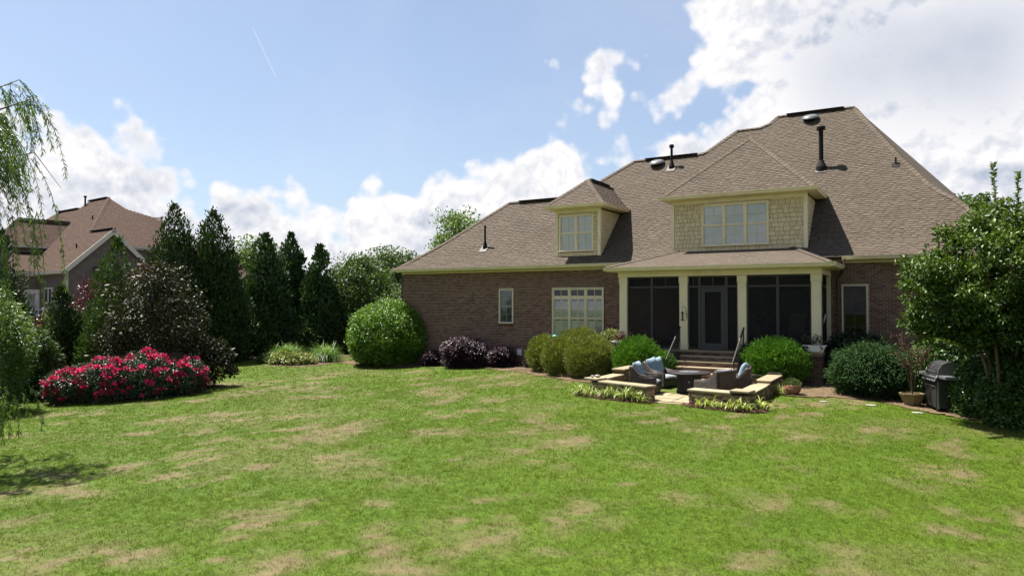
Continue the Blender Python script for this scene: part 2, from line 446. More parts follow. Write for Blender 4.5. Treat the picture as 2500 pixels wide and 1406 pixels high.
def wicker():
    m = bpy.data.materials.new('wicker'); m.use_nodes = True
    nt = m.node_tree; N, L = nt.nodes, nt.links; p = N['Principled BSDF']
    tc = N.new('ShaderNodeTexCoord')
    sp = N.new('ShaderNodeSeparateXYZ'); L.new(tc.outputs['Object'], sp.inputs[0])
    ad = N.new('ShaderNodeMath'); ad.operation = 'ADD'; L.new(sp.outputs[0], ad.inputs[0]); L.new(sp.outputs[1], ad.inputs[1])
    cb = N.new('ShaderNodeCombineXYZ'); L.new(ad.outputs[0], cb.inputs[0]); L.new(sp.outputs[2], cb.inputs[1])
    br = N.new('ShaderNodeTexBrick'); L.new(cb.outputs[0], br.inputs['Vector'])
    br.inputs['Scale'].default_value = 1.0
    br.inputs['Brick Width'].default_value = 0.07; br.inputs['Row Height'].default_value = 0.036
    br.inputs['Mortar Size'].default_value = 0.005; br.inputs['Mortar Smooth'].default_value = 0.6
    br.inputs['Color1'].default_value = (0.022, 0.015, 0.011, 1); br.inputs['Color2'].default_value = (0.062, 0.044, 0.033, 1)
    br.inputs['Mortar'].default_value = (0.012, 0.009, 0.008, 1)
    L.new(br.outputs['Color'], p.inputs['Base Color'])
    bp = N.new('ShaderNodeBump'); bp.inputs['Strength'].default_value = 0.9; bp.inputs['Distance'].default_value = 0.012; bp.invert = True
    L.new(br.outputs['Fac'], bp.inputs['Height']); L.new(bp.outputs[0], p.inputs['Normal'])
    p.inputs['Roughness'].default_value = 0.5
    M_['wicker'] = m
wicker()

def glass(name, tint, gl=0.9, trans=0.8):
    """thin pane: clear or dark glass with a mirror coat by the angle of view"""
    m = bpy.data.materials.new(name); m.use_nodes = True
    nt = m.node_tree; N, L = nt.nodes, nt.links; N.remove(N['Principled BSDF']); out = N['Material Output']
    tr = N.new('ShaderNodeBsdfTransparent'); tr.inputs[0].default_value = (*tint, 1)
    gs = N.new('ShaderNodeBsdfGlossy'); gs.inputs['Roughness'].default_value = 0.03; gs.inputs['Color'].default_value = (gl, gl, gl, 1)
    fr = N.new('ShaderNodeFresnel'); fr.inputs['IOR'].default_value = 1.6
    ms = N.new('ShaderNodeMixShader'); L.new(fr.outputs[0], ms.inputs[0]); L.new(tr.outputs[0], ms.inputs[1]); L.new(gs.outputs[0], ms.inputs[2])
    L.new(ms.outputs[0], out.inputs[0])
    M_[name] = m
glass('glass', (0.95, 0.97, 0.97))
glass('glass_dark', (0.25, 0.26, 0.27))
glass('glass_soft', (0.93, 0.95, 0.96), gl=.5)
glass('glass_dim', (0.6, 0.62, 0.64), gl=.2)

def insect_screen():
    m = bpy.data.materials.new('insect_screen'); m.use_nodes = True
    nt = m.node_tree; N, L = nt.nodes, nt.links; out = N['Material Output']; p = N['Principled BSDF']
    p.inputs['Base Color'].default_value = (0.006, 0.006, 0.007, 1); p.inputs['Roughness'].default_value = 0.6; p.inputs['Specular IOR Level'].default_value = 0.2
    tr = N.new('ShaderNodeBsdfTransparent')
    ms = N.new('ShaderNodeMixShader'); ms.inputs[0].default_value = 0.62
    L.new(tr.outputs[0], ms.inputs[1]); L.new(p.outputs[0], ms.inputs[2]); L.new(ms.outputs[0], out.inputs[0])
    M_['insect_screen'] = m
insect_screen()

leafmat('lf_arbor', (0.0129, 0.0280, 0.0086), (0.0408, 0.0731, 0.0183), rough=0.6, spec=0.2, trans=0.12)
leafmat('lf_arbor_light', (0.0193, 0.0430, 0.0108), (0.0645, 0.1129, 0.0258), rough=0.6, spec=0.2, trans=0.15)
leafmat('lf_crypt', (0.0172, 0.0398, 0.0139), (0.0559, 0.1011, 0.0323), rough=0.6, spec=0.2, trans=0.12)
leafmat('lf_broad', (0.0235, 0.0489, 0.0097), (0.0675, 0.1185, 0.0207), rough=0.5, spec=0.3, trans=0.3)
leafmat('lf_crape', (0.0151, 0.0386, 0.0059), (0.0882, 0.1428, 0.0202), rough=0.45, spec=0.25, trans=0.2)
leafmat('lf_far', (0.0437, 0.0865, 0.0193), (0.1109, 0.1831, 0.0437), rough=0.5, spec=0.3, trans=0.3)
leafmat('lf_boxwood', (0.0305, 0.0859, 0.0111), (0.1176, 0.2594, 0.0284), rough=0.5, spec=0.25, trans=0.2)
leafmat('lf_bigbush', (0.0370, 0.0905, 0.0074), (0.1361, 0.2570, 0.0202), rough=0.4, spec=0.35, trans=0.25)
leafmat('lf_privet', (0.0756, 0.0958, 0.0222), (0.2268, 0.2570, 0.0625), rough=0.45, spec=0.3, trans=0.2)
leafmat('lf_varieg', (0.0378, 0.0714, 0.0118), (0.3528, 0.3864, 0.1344), rough=0.4, spec=0.4, trans=0.2)
leafmat('lf_lorop', (0.0210, 0.0092, 0.0151), (0.0680, 0.0328, 0.0428), rough=0.45, spec=0.5, trans=0.12, tcol=(1.4, 0.6, 0.7))
leafmat('lf_maple', (0.0294, 0.0084, 0.0101), (0.0882, 0.0269, 0.0319), rough=0.4, spec=0.4, trans=0.25, tcol=(1.6, 0.5, 0.5))
leafmat('lf_magnolia', (0.0100, 0.0185, 0.0068), (0.0571, 0.0538, 0.0227), rough=0.5, spec=0.2, trans=0.08)
leafmat('lf_rose', (0.0176, 0.0370, 0.0176), (0.0655, 0.0932, 0.0487), rough=0.42, spec=0.4, trans=0.15)
leafmat('petal', (0.3024, 0.0084, 0.0714), (0.6048, 0.0378, 0.1680), rough=0.5, spec=0.3, trans=0.3, tcol=(1.3, 0.6, 0.7))
leafmat('petal_red', (0.3192, 0.0101, 0.0151), (0.4620, 0.0252, 0.0336), rough=0.5, spec=0.3, trans=0.3, tcol=(1.3, 0.6, 0.6))
leafmat('petal_white', (0.5208, 0.5208, 0.5040), (0.6300, 0.6300, 0.6048), rough=0.5, spec=0.3, trans=0.3, tcol=(1, 1, 1))
leafmat('lf_willow', (0.0420, 0.0882, 0.0168), (0.1252, 0.1991, 0.0554), rough=0.4, spec=0.4, trans=0.35)
leafmat('lf_juniper', (0.0134, 0.0353, 0.0118), (0.0487, 0.0924, 0.0302), rough=0.8, spec=0.05, trans=0.1)
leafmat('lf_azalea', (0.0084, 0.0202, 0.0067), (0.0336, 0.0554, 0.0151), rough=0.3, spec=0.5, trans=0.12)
leafmat('lf_holly', (0.0168, 0.0512, 0.0092), (0.0739, 0.1478, 0.0235), rough=0.35, spec=0.45, trans=0.15)
leafmat('lf_liriope', (0.0672, 0.1176, 0.0151), (0.3192, 0.3696, 0.0966), rough=0.4, spec=0.35, trans=0.25)
leafmat('lf_grass', (0.0420, 0.1008, 0.0101), (0.1260, 0.2184, 0.0286), rough=0.45, spec=0.35, trans=0.3)
leafmat('lf_herb', (0.0378, 0.0630, 0.0202), (0.1092, 0.1428, 0.0504), rough=0.6, spec=0.2, trans=0.2)
leafmat('lf_brown', (0.0420, 0.0252, 0.0151), (0.1092, 0.0714, 0.0420), rough=0.7, spec=0.1, trans=0.1, tcol=(1.2, 0.9, 0.6))

# ------------------------------------------------------------------ ground
PATCH = [(-11.48, 11.05, 0.44, 1.22), (-11.04, 11.54, 0.24, 0.85), (-9.09, 12.21, 0.54, 0.42), (-8.73, 13.96, 0.19, 0.48), (-11.89, 16.18, 0.25, 0.7), (-11.06, 7.25, 0.19, 0.42), (-12.43, 8.79, 0.27, 0.57), (-12.55, 7.62, 0.22, 0.44), (-11.79, 8.91, 0.18, 0.34), (-11.16, 6.01, 0.18, 0.24), (-12.09, 5.99, 0.43, 0.34), (-8.14, 6.19, 0.15, 0.21), (-7.57, 6.07, 0.14, 0.19), (-7.25, 5.7, 0.15, 0.24), (-7.44, 6.49, 0.08, 0.26), (-6.85, 6.4, 0.13, 0.16), (-8.13, 4.75, 0.31, 0.23), (-8.35, 4.3, 0.22, 0.4), (-6.77, 5.05, 0.16, 0.13), (-6.59, 5.51, 0.15, 0.11), (-6.61, 7.52, 0.2, 0.14), (-5.87, 6.61, 0.17, 0.26), (-5.47, 6.26, 0.21, 0.21), (-5.75, 5.82, 0.12, 0.14), (-5.23, 5.78, 0.14, 0.14), (-4.76, 6.52, 0.14, 0.19), (-5.2, 7.47, 0.09, 0.1), (-4.33, 7.34, 0.09, 0.12), (-3.74, 7.01, 0.19, 0.14), (-6.03, 12.33, 0.34, 0.7), (-7.95, 14.51, 0.24, 0.49), (-3.93, 10.13, 0.15, 0.1), (-2.92, 9.9, 0.25, 0.24), (-2.06, 10.35, 0.26, 0.22), (-1.32, 10.54, 0.13, 0.18), (-1.63, 7.92, 0.23, 0.21), (-1.57, 8.3, 0.09, 0.13), (0.18, 10.27, 0.19, 0.14), (0.56, 11.08, 0.1, 0.09), (-0.92, 16.66, 0.46, 0.59), (0.42, 15.51, 0.13, 1.04), (0.39, 13.65, 0.16, 0.38), (0.98, 11.35, 0.09, 0.42), (-5.44, 8.37, 0.17, 0.12), (-5.05, 15.56, 0.19, 0.3), (-3.79, 14.43, 0.1, 0.16), (-2.92, 16.96, 0.11, 0.56), (-2.43, 17.83, 0.18, 0.49), (-10.68, 4.78, 0.24, 0.29), (-27.21, 24.16, 0.9, 0.92), (-23.53, 17.32, 0.67, 1.18), (-19.92, 15.93, 0.49, 0.79), (-14.74, 21.3, 0.49, 0.74), (-12.21, 20.57, 0.43, 0.62), (-5.97, 15.96, 0.28, 0.35), (-0.24, 23.21, 0.4, 0.46)]

def Gv(x, y):
    g = np.where(y < 23.3, -0.1 - 0.018 * (23.3 - y), 0)
    t = np.clip((y - 23.3) / 2.7, 0, 1); t = t * t * (3 - 2 * t)
    g = np.where(y < 23.3, np.maximum(g, -1.2), -0.1 + 0.1 * t)
    l = np.maximum(0, -x - 7)
    g = g - np.where(l < 16, 0.033 * l, 0.033 * 16 + 0.01 * np.minimum(20, l - 16))
    return g - 0.04 * np.clip(x + 2, 0, 6)

_pr = random.Random(17)
for _ in range(170):
    _d = math.sqrt(_pr.uniform(7 ** 2, 30 ** 2)); _a = _pr.uniform(-.72, .72) * _d; _r = _pr.uniform(.05, .17) * (.6 + _d / 14)
    PATCH.append((-.5105 * _d + .8599 * _a, .8599 * _d + .5105 * _a, _r * _pr.uniform(.8, 1.5), _r * _pr.uniform(1.2, 2.6)))

def dryness(x, y):
    """how much of the turf has died back, 0..1"""
    P = np.stack([x, y], 1)
    wob = fbm(P * 2.3, 5, 4) - 0.5
    wob2 = fbm(P * 9.0, 15, 3) - 0.5
    d = np.zeros(len(x))
    for cx, cy, rx, ry in PATCH:
        q = np.sqrt(((x - cx) / (rx * 1.25)) ** 2 + ((y - cy) / (ry * 1.15)) ** 2)
        d = np.maximum(d, np.clip(1.4 - q + wob * 1.7 + wob2 * 2.0, 0, 1) * (q < 2.6))
    base = np.clip((fbm(P * 0.45, 31, 4) - 0.53) * 2.4, 0, 0.22) + np.clip((fbm(P * 1.7, 41, 4) - 0.63) * 4, 0, 0.34)
    brk = np.clip((fbm(P * 6.5, 61, 3) - .22) * 3.4, .35, 1)
    return np.clip(np.maximum(d * 0.95 * brk, base + wob2 * 0.25 * (base > 0.05)), 0, 1)

def lawn_material(name, inst):
    m = bpy.data.materials.new(name); m.use_nodes = True
    nt = m.node_tree; N, L = nt.nodes, nt.links; p = N['Principled BSDF']; out = N['Material Output']
    geo = N.new('ShaderNodeNewGeometry')
    def at(nm, t):
        a = N.new('ShaderNodeAttribute'); a.attribute_name = nm; a.attribute_type = t; return a.outputs['Fac']
    dry = at('dry', 'GEOMETRY')
    def noise(s, d=4, r=0.6):
        n = N.new('ShaderNodeTexNoise'); n.inputs['Scale'].default_value = s; n.inputs['Detail'].default_value = d; n.inputs['Roughness'].default_value = r
        L.new(geo.outputs['Position'], n.inputs['Vector']); return n.outputs[0]
    def ramp(v, a, b):
        r = N.new('ShaderNodeMapRange'); r.inputs[1].default_value = a; r.inputs[2].default_value = b; L.new(v, r.inputs[0]); return r.outputs[0]
    def mix(f, a, b):
        x = N.new('ShaderNodeMix'); x.data_type = 'RGBA'; x.clamp_factor = True
        if isinstance(f, float): x.inputs['Factor'].default_value = f
        else: L.new(f, x.inputs['Factor'])
        for k, v in (('A', a), ('B', b)):
            if isinstance(v, tuple): x.inputs[k].default_value = (*v, 1)
            else: L.new(v, x.inputs[k])
        return x.outputs['Result']
    g = mix(ramp(noise(0.35), 0.35, 0.68), GRASS[0], GRASS[1])
    g = mix(ramp(noise(1.6), 0.42, 0.75), g, GRASS[2])
    if inst:
        rnd = at('rnd', 'GEOMETRY')
        g = mix(ramp(rnd, 0.0, 1.6), g, GRASS[3])
        lf = at('tint', 'GEOMETRY')
        g = mix(ramp(lf, 0.3, 2.2), g, GRASS[4])
    else:
        g = mix(ramp(noise(24, 3), 0.35, 0.75), g, GRASS[5])
    d = mix(ramp(noise(3.0), 0.3, 0.7), DRY[0], DRY[1])
    c = mix(dry, g, d)
    if not inst: c = mix(0.20, c, (0.010, 0.012, 0.004))  # ground colour darkened to stand in for the blades' own shade
    L.new(c, p.inputs['Base Color'])
    p.inputs['Roughness'].default_value = 0.65; p.inputs['Specular IOR Level'].default_value = 0.10
    if inst:
        tr = N.new('ShaderNodeBsdfTranslucent'); L.new(c, tr.inputs['Color'])
        ms = N.new('ShaderNodeMixShader'); ms.inputs[0].default_value = 0.3
        L.new(p.outputs[0], ms.inputs[1]); L.new(tr.outputs[0], ms.inputs[2]); L.new(ms.outputs[0], out.inputs[0])
    else:
        bp = N.new('ShaderNodeBump'); bp.inputs['Strength'].default_value = 0.8; bp.inputs['Distance'].default_value = 0.03
        L.new(noise(60, 3), bp.inputs['Height']); L.new(bp.outputs[0], p.inputs['Normal'])
    M_[name] = m

GRASS = [(0.070, 0.134, 0.004), (0.090, 0.160, 0.005), (0.100, 0.154, 0.008), (0.132, 0.172, 0.022), (0.108, 0.164, 0.010), (0.026, 0.042, 0.005)]
DRY = [(0.125, 0.092, 0.047), (0.190, 0.144, 0.078)]
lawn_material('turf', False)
lawn_material('turf_blade', True)

def lawn():
    xs = np.concatenate([[-600, -300, -150, -100, -70, -55, -45], np.arange(-38, 6.01, 0.2), [8, 12, 20, 40, 80, 200, 600]])
    ys = np.concatenate([[-300, -100, -40, -15, -6, 0], np.arange(2.5, 31, 0.2), [34, 38, 45, 55, 80, 150, 300, 700]])
    X, Y = np.meshgrid(xs, ys); x = X.ravel(); y = Y.ravel()
    z = Gv(x, y) + (fbm(np.stack([x, y], 1) * 0.5, 9, 3) - 0.5) * 0.03
    nx, ny = len(xs), len(ys)
    i = np.arange((nx - 1) * (ny - 1)); r = i // (nx - 1); c = i % (nx - 1); b = r * nx + c
    F = np.stack([b, b + 1, b + nx + 1, b + nx], 1)
    me = bpy.data.meshes.new('lawn')
    me.vertices.add(len(x)); me.vertices.foreach_set('co', np.stack([x, y, z], 1).ravel().astype(np.float32))
    me.loops.add(F.size); me.loops.foreach_set('vertex_index', F.ravel().astype(np.int32))
    me.polygons.add(len(F)); me.polygons.foreach_set('loop_start', np.arange(0, F.size, 4, dtype=np.int32)); me.polygons.foreach_set('loop_total', np.full(len(F), 4, dtype=np.int32))
    me.polygons.foreach_set('use_smooth', np.ones(len(F), dtype=bool))
    a = me.attributes.new('dry', 'FLOAT', 'POINT'); a.data.foreach_set('value', dryness(x, y).astype(np.float32))
    me.materials.append(M_['turf']); me.update(); me.validate()
    o = link('lawn', me); o['kind'] = 'structure'; o['label'] = 'green lawn with straw coloured dead patches'
    return o
lawn()

def inside(poly, x, y):
    r = np.zeros(len(x), bool); n = len(poly)
    for i in range(n):
        x0, y0 = poly[i]; x1, y1 = poly[(i + 1) % n]
        c = (y0 > y) != (y1 > y)
        with np.errstate(divide='ignore', invalid='ignore'):
            r ^= c & (x < (x1 - x0) * (y - y0) / (y1 - y0 + 1e-12) + x0)
    return r

BED_L = [(-25.4, 26.2), (-24.6, 25.3), (-22.56, 24.75), (-20.4, 24.45), (-19.2, 24.9), (-18.0, 25.15), (-15.86, 24.55), (-13.68, 23.75), (-12.12, 22.6), (-10.66, 21.7), (-9.3, 20.9), (-8.45, 20.3)]
BED_R = [(-4.0, 21.1), (-3.5, 20.5), (-2.96, 20.4), (-2.14, 20.85), (-1.22, 20.75), (-0.6, 20.2), (-0.1, 19.8), (0.45, 19.45), (1.12, 18.95), (1.9, 18.35), (6.0, 15.5)]
BED_I = [(-30.2, 25.3), (-28.5, 24.1), (-26.99, 23.55), (-25.68, 23.6), (-24.9, 24.6), (-25.2, 26.4), (-29.5, 28.0), (-31.5, 27.0)]
PATIO = [(-8.35, 18.8), (-6.3, 17.75), (-5.35, 17.75), (-3.7, 17.5), (-3.8, 22.6), (-7.3, 22.6), (-8.35, 22.0)]
BED_T = [(-25.8, 29.5), (-29.5, 27.6), (-31.0, 24.2), (-29.0, 19.2), (-26.8, 17.9), (-23.2, 17.4), (-22.6, 16.2), (-22.9, 14.5), (-23.6, 13.4), (-24.6, 12.6), (-26.5, 11.6), (-27.5, 9.0), (-60, 0), (-60, 60), (-26, 60)]
ROSE_BED = [(-25.2, 12.6), (-24.3, 12.2), (-23.0, 12.9), (-22.1, 14.0), (-21.9, 15.4), (-22.8, 16.6), (-27.0, 16.0)]

def bed(name, poly, material, lift=0.008, rough=0.02, step=0.16, kind='structure', label=None):
    p = np.array(poly)
    xs = np.arange(p[:, 0].min(), p[:, 0].max() + step, step); ys = np.arange(p[:, 1].min(), p[:, 1].max() + step, step)
    X, Y = np.meshgrid(xs, ys); nx, ny = len(xs), len(ys)
    jit = (fbm(np.stack([X.ravel(), Y.ravel()], 1) * 2.1, 3, 3) - 0.5) * 0.25
    cx = X[:-1, :-1].ravel() + step / 2; cy = Y[:-1, :-1].ravel() + step / 2
    keep = inside(poly, cx, cy)
    i = np.arange((nx - 1) * (ny - 1))[keep]; r = i // (nx - 1); c = i % (nx - 1); b = r * nx + c
    F = np.stack([b, b + 1, b + nx + 1, b + nx], 1)
    x = X.ravel() + jit; y = Y.ravel() + jit[::-1]
    z = Gv(x, y) + lift + 0.016 + (fbm(np.stack([x, y], 1) * 3.1, 19, 3) - 0.5) * rough * 2
    used = np.unique(F); mp = np.full(len(x), -1); mp[used] = np.arange(len(used))
    me = bpy.data.meshes.new(name)
    me.from_pydata(np.stack([x, y, z], 1)[used].tolist(), [], mp[F].tolist())
    me.polygons.foreach_set('use_smooth', np.ones(len(F), dtype=bool))
    a = me.attributes.new('tint', 'FLOAT', 'FACE'); a.data.foreach_set('value', np.full(len(F), 0.5, dtype=np.float32))
    me.materials.append(M_[material]); me.update()
    o = link(name, me); o['kind'] = kind
    if label: o['label'] = label
    return o

bed('planting_bed', BED_L + [(-8.45, 23.2), (-9.4, 23.2), (-9.4, 26.0), (-25.4, 26.2)], 'pine_straw', label='pine straw bed along the brick wall')
bed('planting_bed', BED_R + [(6.0, 26.0), (-2.8, 26.0), (-2.8, 23.4), (-4.0, 23.4)], 'pine_straw', label='pine straw bed beside the grill')
bed('planting_bed', BED_I, 'pine_straw', label='island bed of ornamental grasses')
bed('woodland_floor', BED_T, 'soil', step=0.5, label='dark bare soil under the evergreens')
bed('planting_bed', ROSE_BED, 'soil', lift=0.03, label='soil under the rose bushes')

# ------------------------------------------------------------------ the brick house
rng = random.Random(11)
HOUSE = thing('brick_house', 'long brown brick house with cream dormers and a screened back porch', 'house', (-9.6, 25.9, -0.1), world=True)
CAMP = Vector((0, 0, 2.41))
YW = 25.9            # back wall
YP = 23.3            # porch front
XL, XR = -21.3, 2.4  # wall ends
ZE, YE = 3.9, 25.4   # main eave
FL, S1, S2 = 0.9, 0.6, 0.93

def prof(y):
    s = y - YE
    return ZE + (S1 * s if s < FL else S1 * FL + S2 * (s - FL))
def prof_y(z):
    h = z - ZE
    return YE + (h / S1 if h < S1 * FL else FL + (h - S1 * FL) / S2)

OPEN = [(-16.05, -15.27, 1.52, 3.0), (-13.46, -11.1, 0.90, 3.02), (-2.58, -1.73, 1.12, 3.03)]

def brick_geo(mb, x0, x1, y, z0, z1, t, depth=0.02, face='y'):
    """five faces of one brick whose face lies at y (or at x = y for a side wall)"""
    if face == 'y':
        vs = [(x0, y, z0), (x1, y, z0), (x1, y, z1), (x0, y, z1), (x0, y + depth, z0), (x1, y + depth, z0), (x1, y + depth, z1), (x0, y + depth, z1)]
    else:
        vs = [(y, x0, z0), (y, x1, z0), (y, x1, z1), (y, x0, z1), (y - depth, x0, z0), (y - depth, x1, z0), (y - depth, x1, z1), (y - depth, x0, z1)]
    mb.add(vs, [(0, 1, 2, 3), (0, 3, 7, 4), (1, 5, 6, 2), (3, 2, 6, 7), (0, 4, 5, 1)], t)

def brick_field(x0, x1, z0, z1, y, holes=(), face='y'):
    out = []; H = 0.0677; Lb = 0.203
    k = 0; z = z0
    while z < z1 - 0.02:
        zz = min(z + 0.0575, z1)
        x = x0 - (Lb / 2 if k % 2 else 0)
        while x < x1:
            a, b = max(x, x0), min(x + 0.193, x1)
            segs = [(a, b)]
            for hx0, hx1, hz0, hz1 in holes:
                if zz > hz0 + 0.012 and z < hz1 - 0.012:
                    ns = []
                    for s, e in segs:
                        if e <= hx0 or s >= hx1: ns.append((s, e)); continue
                        if s < hx0 - 0.02: ns.append((s, hx0))
                        if e > hx1 + 0.02: ns.append((hx1, e))
                    segs = ns
            for s, e in segs:
                if e - s > 0.03:
                    t = min(1, max(0, rng.gauss(0.5, 0.20)))
                    if rng.random() < 0.10: t *= 0.35
                    out.append((s, e, y + rng.uniform(-.002, .002), z, zz, t, face))
            x += Lb
        z += H; k += 1
    return out

def build_walls():
    wall = MB()
    # mortar body, cut round the window openings
    ys = YW + 0.007
    xs = sorted({XL + 0.004, XR} | {h[0] for h in OPEN} | {h[1] for h in OPEN})
    for a, b in zip(xs[:-1], xs[1:]):
        hole = next((h for h in OPEN if abs(h[0] - a) < 1e-6 and abs(h[1] - b) < 1e-6), None)
        if hole is None: wall.box(a, b, ys, ys + 0.25, -0.9, 3.84)
        else:
            wall.box(a, b, ys, ys + 0.25, -0.9, hole[2]); wall.box(a, b, ys, ys + 0.25, hole[3], 3.84)
    wall.box(XL + 0.004, XL + 0.3, ys + 0.25, 40, -0.9, 3.84); wall.box(XR - 0.3, XR, ys + 0.25, 40, -0.9, 3.84)
    wall.box(XL + 0.3, XR - 0.3, 39.7, 40, -0.9, 3.84)
    # porch foundation
    wall.box(-9.43, -2.885, YP + 0.047, YP + 0.3, -0.5, 0.76); wall.box(-3.15, -2.892, YP + 0.3, YW, -0.5, 0.76)
    wall.box(-9.43, -9.15, YP + 0.3, YW, -0.5, 0.76)
    w = wall.build('wall', 'mortar', HOUSE)
    B = brick_field(XL, XR, -0.75, 3.75, YW, OPEN)
    B += brick_field(-9.44, -2.875, -0.4, 0.755, YP + 0.04)
    B += brick_field(YP + 0.04, YW, -0.4, 0.755, -2.88, face='x')
    # rowlock course under the small window
    for i in range(11):
        x = -16.03 + i * 0.0695
        B.append((x, x + 0.0585, YW - 0.02, 1.385, 1.515, min(1, max(0, rng.gauss(.5, .25))), 'y'))
    def dist(b):
        c = Vector(((b[0] + b[1]) / 2, b[2], (b[3] + b[4]) / 2)) if b[6] == 'y' else Vector((b[2], (b[0] + b[1]) / 2, b[3]))
        return (c - CAMP).length + (30 if (c.x > -0.9 or c.z < 0.9 and c.x > -2.7 or c.z < -0.1 or -9.3 < c.x < -3.3) else 0)
    B.sort(key=dist)
    rest = MB()
    for k, b in enumerate(B):
        s, e, y, z, zz, t, face = b
        if k < 300:
            m = MB(); brick_geo(m, s, e, y, z, zz, t, face=face); m.build('brick', 'brick', w)
        else: brick_geo(rest, s, e, y, z, zz, t, face=face)
    rest.build('brick_courses', 'brick', w, kind='stuff')
build_walls()

# ---- roofs: every shingle is a wedge-shaped slip
def slip(mb, surf, u0, u1, v0, v1, t, tint):
    a, n = surf(u0, v0); b, _ = surf(u1, v0); c, n2 = surf(u1, v1); d, _ = surf(u0, v1)
    lo = n * 0.001; hi = n * t
    mb.add([a + lo, b + lo, b + hi, a + hi, c + n2 * 0.003, d + n2 * 0.003], [(0, 1, 2, 3), (3, 2, 4, 5), (0, 3, 5), (1, 4, 2)], tint)

def shingle(surf, span, vmax, e=0.118, seed=1, thick=1.0):
    r = random.Random(seed); out = []
    v = 0.0; k = 0
    while v < vmax - 0.03:
        iv = span(v + e * 0.5)
        if iv:
            u0, u1 = iv; v1 = min(v + e + 0.012, vmax)
            u = u0 - r.uniform(0, .9)
            while u < u1:                       # backing layer, metre-long strips
                w = r.uniform(.8, 1.05); a, b = max(u, u0), min(u + w, u1)
                if b - a > 0.01: out.append((a, b, v, v1, 0.009 * thick, r.uniform(.26, .46) if thick > .8 else r.uniform(.35, .55)))
                u += w
            u = u0 - r.uniform(0, .3)
            while u < u1:                       # dragon-tooth layer
                w = r.choice((.12, .17, .22, .28, .34)) * r.uniform(.9, 1.1); a, b = max(u, u0), min(u + w, u1)
                if b - a > 0.02: out.append((a, b, v + r.uniform(0, .006), v1, (0.019 + r.uniform(-.002, .004)) * thick, min(1, max(0, r.gauss(.66, .11)))))
                u += w + r.uniform(.04, .15)
        v += e; k += 1
    return out

def flat_surf(O, U, V):
    O, U, V = Vector(O), Vector(U).normalized(), Vector(V).normalized(); n = U.cross(V)
    return lambda u, v: (O + U * u + V * v, n)

def poly_span(poly2):
    """u interval of a convex polygon at height v"""
    def f(v):
        us = []
        n = len(poly2)
        for i in range(n):
            (a, b), (c, d) = poly2[i], poly2[(i + 1) % n]
            if (b - v) * (d - v) < 0: us.append(a + (c - a) * (v - b) / (d - b))
        return (min(us), max(us)) if len(us) >= 2 else None
    return f

def roof_plane(poly3, U, material, deck, parent, seed, e=0.118, name='shingle_courses', mbout=None, thick=1.0):
    """shingles on a flat convex roof face; U = direction of the courses"""
    P = [Vector(p) for p in poly3]; O = P[0]; U = Vector(U).normalized()
    nrm = (P[1] - P[0]).cross(P[2] - P[0]).normalized()
    V = nrm.cross(U)
    if V.z < 0: V = -V
    if U.cross(V).z < 0: U = -U
    n = U.cross(V)
    O = min(P, key=lambda p: (p - P[0]).dot(V))
    p2 = [((p - O).dot(U), (p - O).dot(V)) for p in P]
    deck.prism([p - n * 0.003 for p in P], -n * 0.06)
    surf = flat_surf(O, U, V)
    mb = mbout or MB()
    for s in shingle(surf, poly_span(p2), max(q[1] for q in p2), e, seed, thick): slip(mb, surf, *s)
    if mbout is None: mb.build(name, material, parent, kind='stuff')

def cap_run(a, b, parent, material='roofing', w=0.13, step=0.19, th=0.014, nrm=None, name='ridge_cap', bend=0.55):
    """overlapping bent caps along a hip or ridge from a up to b"""
    a, b = Vector(a), Vector(b); d = (b - a); L = d.length; d.normalize()
    side = d.cross(Vector((0, 0, 1))).normalized(); up = side.cross(d).normalized()
    n = max(1, int(L / step))
    for i in range(n):
        p0 = a + d * (L * i / n); p1 = a + d * (L * (i + 1) / n + 0.03)
        m = MB(); vs = []
        for p, lift in ((p0, 0.030 + th), (p1, 0.030)):
            vs += [p + side * w - up * (w * bend) + up * lift, p + up * (lift + 0.012), p - side * w - up * (w * bend) + up * lift]
        vs += [p0 + side * w - up * (w * bend) + up * 0.012, p0 + up * 0.02, p0 - side * w - up * (w * bend) + up * 0.012]
        m.add(vs, [(0, 3, 4, 1), (1, 4, 5, 2), (6, 0, 1, 7), (7, 1, 2, 8)], rng.uniform(.45, .85))
        m.build(name, material, parent)

LEFT = [(25.4, -21.62), (25.56, -21.42), (26.47, -20.72), (27.05, -19.93), (29.30, -17.52)]
LEFT2 = [(29.301, -14.15), (30.22, -13.05), (31.21, -11.85)]
LEFT3 = [(31.211, -8.75), (31.3, -8.5), (32.43, -7.42)]
LEFT4 = [(32.431, -6.45), (32.63, -6.06), (33.03, -5.77)]
RIGHT = [(25.4, 2.95), (26.88, 1.63), (27.86, 0.73), (28.15, 0.38), (28.55, 0.02), (29.91, -0.88), (33.03, -2.70)]
LALL = LEFT + LEFT2 + LEFT3 + LEFT4
def interp(tab, y):
    for (a, b), (c, d) in zip(tab[:-1], tab[1:]):
        if a <= y <= c: return b + (d - b) * (y - a) / (c - a)
    return tab[0][1] if y < tab[0][0] else tab[-1][1]

